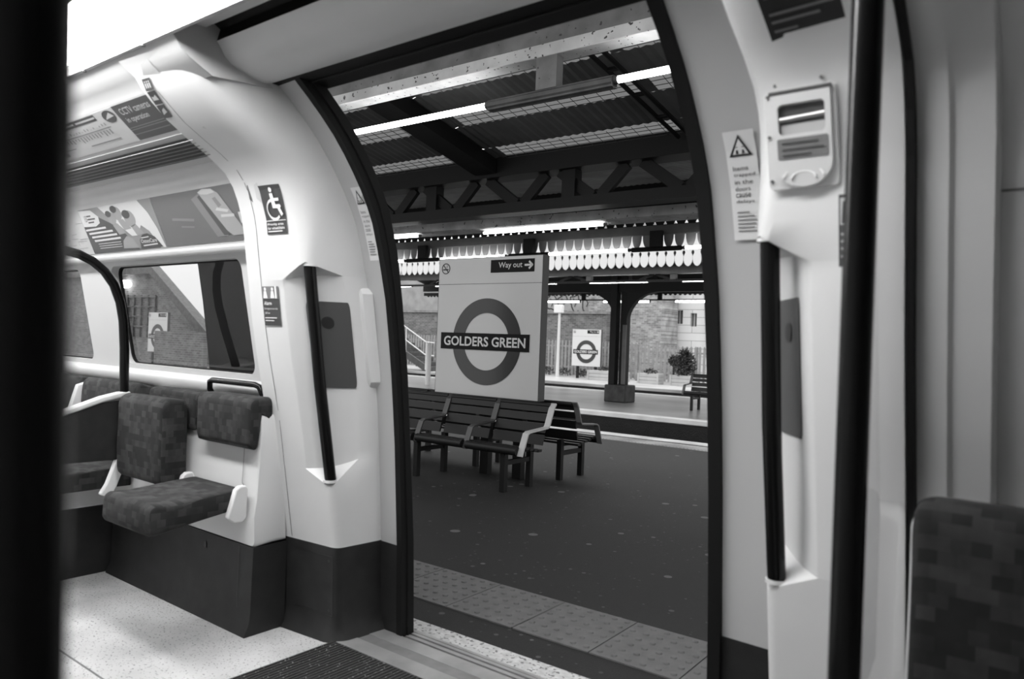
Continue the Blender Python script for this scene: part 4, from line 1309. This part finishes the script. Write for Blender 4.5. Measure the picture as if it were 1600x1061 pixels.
# ------------------------------------------------------------------ benches
def bench(xr, y0, sgn, nseat, label, pitch=.615, z0=ZP, white_end=True):
    """seats count leftwards from xr; sgn=+1 faces the train"""
    Y = lambda d: y0+sgn*d      # d = 0 at the front edge, growing to the back
    t = thing('platform_bench', label, 'bench', (xr-nseat*pitch/2, y0+sgn*.28, z0), st=True)
    zo = z0+.06
    for k in range(nseat):
        b = xr-k*pitch-.025; a = b-pitch+.05
        mb = MB()
        # front roll and seat slats
        mb.tube([(a, Y(.03), zo+.315), (b, Y(.03), zo+.315)], .038, 12)
        for i in range(5):
            d = .09+i*.065
            mb.box(a, b, min(Y(d), Y(d+.052)), max(Y(d), Y(d+.052)), zo+.325-.012*i, zo+.347-.012*i)
        build(mb, 'seat', BENCHW, t, smooth=40)
        mb = MB()
        for (d0, za, d1, zb) in ((.40, .335, .425, .425), (.43, .445, .455, .525), (.46, .545, .485, .61), (.49, .625, .505, .675)):
            mb.loft([[(a, Y(d0), zo+za), (a, Y(d1), zo+zb), (a, Y(d1+.018), zo+zb), (a, Y(d0+.018), zo+za)], [(b, Y(d0), zo+za), (b, Y(d1), zo+zb), (b, Y(d1+.018), zo+zb), (b, Y(d0+.018), zo+za)]], closed=True, caps=True)
        mb.tube([(a, Y(.525), zo+.685), (b, Y(.525), zo+.685)], .022, 10)
        build(mb, 'backrest', BENCHW, t, smooth=40)
    for k in range(nseat+1):
        x = xr-k*pitch
        m = (ARMW if white_end else MIDP) if k == 0 else ARMD
        arm = [(Y(.535), .705), (Y(.50), .66), (Y(.44), .515), (Y(.42), .495), (Y(.14), .475), (Y(.11), .462), (Y(.04), .30), (Y(.03), .275)]
        mb = MB(); mb.tube([(x, y, zo+z) for y, z in arm], 0, rect=(.058, .014), up=(0, -sgn*.5, 1))
        build(mb, 'armrest', m, t, label='pale armrest strip' if m is ARMW else None)
        if k: 
            pass
    for x in [xr-.19]+[xr-nseat*pitch+.19]+([xr-nseat*pitch/2] if nseat > 3 else []):
        mb = MB(); mb.box(x-.025, x+.025, min(Y(.04), Y(.09)), max(Y(.04), Y(.09)), z0, zo+.29); build(mb, 'leg', BENCHS, t)
        mb = MB(); mb.box(x-.025, x+.025, min(Y(.43), Y(.48)), max(Y(.43), Y(.48)), z0, zo+.33); build(mb, 'leg', BENCHS, t)
        mb = MB(); mb.box(x-.018, x+.018, min(Y(.09), Y(.43)), max(Y(.09), Y(.43)), zo+.175, zo+.215); build(mb, 'crossbar', BENCHS, t)
        mb = MB(); mb.box(x-.02, x+.02, min(Y(.03), Y(.44)), max(Y(.03), Y(.44)), zo+.265, zo+.29); build(mb, 'seat_bearer', BENCHS, t)
    return t
bench(-3.72, 5.17, 1, 4, 'dark slatted bench facing the train in front of the big roundel board')
bench(-3.70, 6.56, -1, 4, 'dark slatted bench behind the near bench facing the far track', white_end=False)
bench(-4.38, 15.0, 1, 3, 'dark bench on the island platform at the right door edge', pitch=.72)

# ------------------------------------------------------------------ far canopy over the island platform
mb = MB()
mb.loft([[(x, y, z) for y, z in ((12.95, 3.42), (16, 3.75), (18.7, 3.05))] for x in (-17.5, 10)])
build(mb, 'canopy_roof', IRON, st=True, kind='structure', label='dark underside of the canopy over the island platform', cat='roof')
t = thing('canopy_valance', 'white dagger board valance along the front of far canopy', 'valance', (-7, 13, 2.77), st=True)
mb = MB(); mb.box(-17.5, 4, 13.0, 13.03, 3.07, 3.44); build(mb, 'boarding', DAGW, t)
mb = MB()
def slat(mb, cx, y, zt, zb, hw):
    pts = []
    zs_ = [(0, hw), (.08, hw*.72), (.17, hw*.66), (.26, hw*.80), (.40, hw*.985), (.62, hw*.96), (.78, hw*.84), (.90, hw*.58), (.97, hw*.28), (1.0, 0)]
    right = [(cx+a, zt+(zb-zt)*q) for q, a in zs_]; left = [(cx-a, zt+(zb-zt)*q) for q, a in zs_[:-1]]
    mb.plate(left+right[::-1], [], lambda u, v, wd: (u, y+wd, v), .02)
x = -17.4
while x < 4:
    slat(mb, x, 13.0, 3.075, 2.772, .0875); x += .178
build(mb, 'daggers', DAGW, t)
t = thing('far_canopy_truss', 'grey beam and lattice under the white valance', 'truss', (-7, 13.25, 2.55), st=True)
mb = MB(); mb.box(-17.5, 4, 13.18, 13.32, 2.665, 2.80); build(mb, 'top_beam', GREYI, t)
mb = MB(); mb.box(-17.5, 4, 13.2, 13.33, 2.525, 2.56); build(mb, 'bottom_rail', IRON, t)
x = -16.0
while x < 3:
    mb = MB(); mb.tube([(x, 13.25, 2.56), (x+.3, 13.25, 2.67)], 0, rect=(.03, .05)); build(mb, 'diagonal', IRON, t)
    mb = MB(); mb.tube([(x+.34, 13.25, 2.67), (x+.64, 13.25, 2.56)], 0, rect=(.03, .05)); build(mb, 'diagonal', IRON, t)
    mb = MB(); mb.box(x+.66, x+.78, 13.2, 13.28, 2.53, 2.68); build(mb, 'vertical', GREYI, t)
    x += 1.85
RA = [(-14.5, -13.0), (-12.25, -10.9), (-10.2, -8.72), (-7.96, -6.59), (-5.92, -4.4)]
la = ['lit tube under the far canopy front at the left door edge', 'lit tube under the far canopy front left of the big sign', 'lit tube end at the right side of big sign', 'lit tube above the iron column', 'lit tube under the far canopy front at the right door edge']
for (a, b), l in zip(RA, la): tube_lamp(a, b, 13.355, 2.542, l, 'tubes along the far canopy front', .024)
RB = [(-12.7, -11.1), (-10.38, -8.93), (-8.24, -6.6), (-15.2, -13.7)]
lb = ['lit rear tube left of the iron column', 'lit rear tube crossing behind the iron column', 'lit rear tube below the far canopy at the right', 'lit rear tube low at the left of big sign']
for (a, b), l in zip(RB, lb): tube_lamp(a, b, 18.2, 2.47, l, 'tubes along the far canopy rear', .026)
mb = MB(); mb.box(-15.3, -6.4, 18.175, 18.225, 2.496, 2.53)
for x in (-14.5, -11.0, -8.66): mb.box(x-.06, x+.06, 18.175, 18.225, 2.53, 3.17)
build(mb, 'lamp_conduit', IRON, st=True, label='dark conduit between the rear tubes', cat='conduit')
t = thing('eaves_beam', 'dark double eaves beam at the rear of far canopy', 'beam', (-8, 18.6, 2.7), st=True)
mb = MB(); mb.box(-17.5, 6, 18.55, 18.65, 2.70, 2.80); mb.box(-17.5, 6, 18.5, 18.6, 2.84, 3.06); build(mb, 'rail', IRON, t)
mb = MB()
x = -17.4
while x < 0:
    dagger(mb, x, 18.66, 2.71, 2.665, .045); x += .14
build(mb, 'daggers', IRON, t)
# iron column with curved brackets
t = thing('iron_column', 'dark iron column with spreading brackets on a square base', 'column', (-8.42, 15.7, ZP), st=True)
mb = MB(); mb.box(-8.69, -8.13, 15.44, 15.96, ZP, .345); build(mb, 'base', mat('rusty dark base', .028, .7, noise=(6, .6)), t, bevel=.03)
mb = MB()
for dx, dy in ((-.11, -.05), (.10, .06)):
    mb.box(-8.46+dx-.085, -8.46+dx+.085, 15.7+dy-.10, 15.7+dy+.10, .34, 3.3)
build(mb, 'shaft', IRON, t, bevel=.015)
mb = MB(); mb.box(-8.34, -8.25, 15.60, 15.64, .36, 1.75)
build(mb, 'downpipe', GREYI, t, label='paler pipe down the right of the column')
for s, nm in ((1, ''), (-1, '')):
    mb = MB()
    rows = []
    for k in range(11):
        a = PI/2*k/10
        px = -8.42+s*(.16+.80*(1-math.cos(a))); pz = 1.80+.72*math.sin(a)
        rows.append([(px, 15.62, pz), (px, 15.78, pz), (px-s*.0, 15.78, 3.2), (px, 15.62, 3.2)] if False else [(px, 15.62, pz), (px, 15.78, pz), (px, 15.78, min(pz+.22+.5*(1-k/10), 2.75)), (px, 15.62, min(pz+.22+.5*(1-k/10), 2.75))])
    mb.loft(rows, closed=True, caps=True)
    build(mb, 'bracket', IRON, t)
mb = MB(); mb.box(-14, 4, 15.6, 15.8, 2.52, 2.78); build(mb, 'cross_beam', IRON, t)
mb = MB(); mb.box(-10.6, -9.9, 14.6, 14.75, 2.35, 2.42); mb.box(-10.3, -10.2, 14.65, 14.7, 2.42, 3.62)
build(mb, 'projector_lamp', GREYI, st=True, label='grey box lamp under the far canopy left of the column', cat='lamp')

# ------------------------------------------------------------------ beyond the tracks
mb = MB(); mb.box(-36, -15.45, 27.5, 27.9, ZP, 2.57)
build(mb, 'brick_wall', BRICK, st=True, kind='structure', label='brown brick wall behind the fence', cat='wall')
mb = MB(); mb.box(-36, -15.40, 27.42, 27.95, 2.57, 2.68)
build(mb, 'wall_coping', CONC, st=True, kind='structure', label='stone coping on the brown brick wall', cat='coping')
mb = MB(); mb.box(-16.85, -13.27, 28.3, 29.7, ZP, 6.5)
build(mb, 'brick_building', BRICKL, st=True, kind='structure', label='pale brick building behind the iron column', cat='building')
mb = MB(); mb.box(-36, -16.86, 28.6, 29.4, ZP, 5.5)
build(mb, 'graffiti_wall', RENDER, st=True, kind='structure', label='grey rendered wall covered in graffiti', cat='wall')
random.seed(11)
mb = MB()
gx = -20.6
gf = lambda u, v, wd: (u, 28.59, v)
for k in range(6):
    cx = -20.2+k*.62
    pts = [(cx+(.27+.05*random.random())*math.cos(a)*(1+.3*math.sin(2*a+k)), 3.12+.36*math.sin(a)*(1+.25*math.cos(3*a+k))) for a in [2*PI*i/18 for i in range(16)]]
    mb.stroke(pts, .055, gf, 0, 0)
    mb.stroke([(cx-.1, 3.3), (cx+.05, 3.1), (cx-.02, 2.95)], .045, gf, 0, 0)
build(mb, 'graffiti', BLACK, st=True, label='looping black graffiti outlines on the grey wall', cat='graffiti')
# pale building with windows
t = thing('pale_building', 'bright rendered building at the right beyond the fence', 'building', (-9, 33, ZP), st=True)
mb = MB()
wins = [(-13.54, -13.18, 2.30, 2.88), (-12.84, -12.55, 2.20, 2.76), (-11.3, -11.0, 2.2, 2.9)]
mb.plate([(-13.15-1.2, ZP), (2, ZP), (2, 8), (-13.15-1.2, 8)], [[(a, c), (b, c), (b, d), (a, d)] for a, b, c, d in wins], lambda u, v, wd: (u, 30.0+wd, v), .3)
build(mb, 'wall', BLOCK, t)
for a, b, c, d in wins:
    mb = MB(); mb.box(a, b, 30.15, 30.17, c, d); wp = build(mb, 'window', mat('grey window glass', .12, .2), t)  # panes in one even grey
    mb = MB(); mb.tube([((a+b)/2, 30.12, c), ((a+b)/2, 30.12, d)], 0, rect=(.05, .03)); gb = build(mb, 'glazing_bar', LIGHTP, t)
mb = MB(); mb.box(-12.05, -11.55, 29.8, 30.0, ZP, 8); build(mb, 'pilaster', BLOCK, t)
mb = MB(); mb.box(-14.4, -13.9, 29.9, 30.0, ZP, 8); build(mb, 'corner_strip', BLOCK, t)
# fence
def fence(x0, x1, y, z0, z1, label, step=.17, m=PALE):
    t = thing('paling_fence', label, 'fence', ((x0+x1)/2, y, z0), st=True)
    mb = MB()
    x = x0
    while x < x1:
        mb.plate([(x, z0+.04), (x+.085, z0+.04), (x+.085, z1-.05), (x+.0425, z1), (x, z1-.05)], [], lambda u, v, wd: (u, y+wd, v), .02); x += step
    build(mb, 'pales', m, t)
    for zz in (z0+.35, z1-.28):
        mb = MB(); mb.box(x0, x1, y+.02, y+.06, zz, zz+.06); build(mb, 'rail', m, t)
    x = x0
    while x < x1:
        mb = MB(); mb.box(x, x+.09, y+.03, y+.11, z0, z1-.02); build(mb, 'post', m, t); x += 2.4
    return t
fence(-13.3, -6.5, 26.0, ZP, 1.34, 'pale paling fence in front of the bright building')
fence(-19.5, -13.32, 26.4, ZP, 1.42, 'weathered paling fence in front of the brick wall')
fence(-32, -19.6, 26.6, ZP, 1.45, 'paling fence behind the steps left of the big sign')
# planters
PLT = [(-14.5, -13.30, 'long timber planter left of the iron column foot'), (-13.28, -12.95, 'narrow planter just right of the iron column'), (-12.40, -11.58, 'square timber planter right of the iron column'), (-11.15, -10.35, 'timber planter under the dark bush')]
for a, b, l in PLT:
    p = thing('planter', l, 'planter', ((a+b)/2, 24.7, ZP), group='timber planters in front of the fence', st=True)
    mb = MB()
    a2 = a; b2 = b
    for k in range(3): mb.box(a2, b2, 24.45, 24.9, ZP+k*.125, ZP+k*.125+.117)
    build(mb, 'box', TIMBER, p, bevel=.008)
    mb = MB(); mb.box(a2+.03, b2-.03, 24.48, 24.87, ZP+.30, ZP+.355); build(mb, 'soil', SOIL, p)
    mb = MB()
    for cx in (a2, b2-.06): mb.box(cx, cx+.06, 24.43, 24.45, ZP, ZP+.38)
    build(mb, 'corner_batten', TIMBER, p)
def foliage(cx, cy, cz, rx, rz, n, seed, s=.07):
    random.seed(seed); mb = MB()
    for i in range(n):
        while True:
            p = Vector((random.uniform(-1, 1), random.uniform(-1, 1), random.uniform(-1, 1)))
            if p.length < 1: break
        tz = (p.z+1)/2; taper = 1-.55*tz
        c = Vector((cx+p.x*rx*taper, cy+p.y*rx*taper, cz+p.z*rz))
        d = Vector((random.uniform(-1, 1), random.uniform(-1, 1), random.uniform(-.2, 1))).normalized()
        e = d.cross(Vector((random.random(), random.random(), random.random()))).normalized()
        mb.add([c, c+d*s*.5+e*s*.2, c+d*s, c+d*s*.5-e*s*.2], [(0, 1, 2, 3)])
    return mb
t = thing('potted_bush', 'dark bushy shrub growing in the right hand planter', 'shrub', (-10.72, 24.68, ZP+.3), st=True)
build(foliage(-10.72, 24.68, .72, .52, .50, 1500, 1, .13), 'foliage', LEAF, t)
mb = MB(); mb.tube([(-10.72, 24.68, ZP+.3), (-10.72, 24.68, .8)], .03, 6); build(mb, 'stem', SOIL, t)
t = thing('slender_shrub', 'dark round headed little shrub on a stem by the fence', 'shrub', (-11.45, 25.4, ZP), st=True)
build(foliage(-11.45, 25.4, .78, .27, .20, 320, 2, .12), 'foliage', LEAF, t)
mb = MB(); mb.tube([(-11.45, 25.4, ZP), (-11.43, 25.4, .75)], .035, 6); build(mb, 'stem', IRON, t)
for k, (cx, cz, l) in enumerate(((-13.1, .36, 'low plants in the narrow planter'), (-12.0, .36, 'low plants in the square planter'), (-13.9, .36, 'low plants in the long planter'))):
    build(foliage(cx, 24.68, cz, .32 if k else .14, .10, 140, 20+k, .10), 'low_plants', LEAF, st=True, label=l, cat='plants')
for k, cx in enumerate((-17.3, -16.5, -15.6)):
    build(foliage(cx, 25.9, .1, .35, .18, 120, 30+k, .12), 'weeds', LEAF, st=True, label=('weeds at the foot of the fence left of the lamp post', 'weeds at the foot of the lamp post', 'weeds under the small distant board')[k], cat='weeds')
# lamp post
t = thing('lamp_post', 'white lamp post with a square head left of the small board', 'lamp post', (-16.2, 25.0, ZP), st=True)
mb = MB(); mb.tube([(-16.2, 25, ZP), (-16.2, 25, .9), (-16.2, 25, 2.5)], [.075, .06, .05], 10); build(mb, 'post', POSTW, t, smooth=50)
mb = MB(); mb.box(-16.42, -16.05, 24.9, 25.1, 2.48, 2.80); build(mb, 'head', CREAM, t, bevel=.02)
# steps with handrails left of the board
t = thing('stepped_ramp', 'steps with white handrails seen left of the big sign', 'steps', (-22.0, 22.8, ZP), st=True)
SXA, SXB, SZA, SZB = -24.0, -20.62, 1.62, ZP
mb = MB()
for k in range(9):
    xa = SXB-(k+1)*(SXB-SXA)/9; zt = SZB+(k+1)*(SZA-SZB)/9
    mb.box(xa, xa+(SXB-SXA)/9, 22.32, 23.4, zt-.20, zt)
build(mb, 'treads', CONDUIT, t)
mb = MB(); mb.tube([(SXA, 22.28, SZA-.08), (SXB-.1, 22.28, SZB+.10)], 0, rect=(.06, .26)); build(mb, 'stringer', GREYI, t)
for zo in (1.12, .60):
    mb = MB(); mb.tube([(SXA, 22.25, SZA+zo), (SXB-.15, 22.25, SZB+.06+zo), (SXB+.3, 22.25, SZB+.04+zo)], .026, 8); build(mb, 'handrail', POSTW, t, smooth=50)
for q in (.25, .62, .96):
    x = SXA+(SXB-SXA)*q; z = SZA+(SZB-SZA)*q
    mb = MB(); mb.tube([(x, 22.25, z), (x, 22.25, z+1.15)], .026, 8); build(mb, 'baluster', POSTW, t, smooth=50)
mb = MB(); mb.tube([(-14.63, 15.8, ZP), (-14.63, 15.8, 1.08), (-14.63, 15.8, 1.14)], [.075, .075, .035], 12)
build(mb, 'bollard', POSTW, st=True, smooth=50, label='stout white post just left of the big sign', cat='post')
# structures seen through the carriage window
t = thing('footbridge_stair', 'brick stair enclosure with sloping roof seen through the carriage window', 'stair', (-32, 16.0, ZP), st=True)
mb = MB(); mb.plate([(-60, ZP), (-24.6, ZP), (-24.6, .6), (-29.3, 3.5), (-60, 3.5)], [], lambda u, v, wd: (u, 15.5+wd, v), .4); build(mb, 'wall', BRICK, t)
mb = MB(); mb.tube([(-60, 15.45, 3.6), (-29.3, 15.45, 3.6), (-24.2, 15.45, .45)], 0, rect=(.4, .34)); build(mb, 'roof_slope', CONDUIT, t)
mb = MB()
for i in range(8): mb.box(-33+i*.55, -32.9+i*.55, 15.40, 15.46, .9, 2.6)
for z in (1.3, 1.7, 2.1, 2.5): mb.box(-33, -29.0, 15.40, 15.46, z, z+.05)
build(mb, 'ladder_rack', CONDUIT, t)
mb = MB(); mb.tube([(-31.6, 15.32, 3.05), (-31.1, 15.32, 3.05)], .16, 10); build(mb, 'bulkhead_lamp', TUBEM, t, smooth=50)
mb = MB(); mb.box(-25.6, -22.5, 13.6, 13.75, ZP, 1.18)
build(mb, 'low_parapet', BRICK, st=True, label='low brick parapet in front of the distant roundel board', cat='parapet')
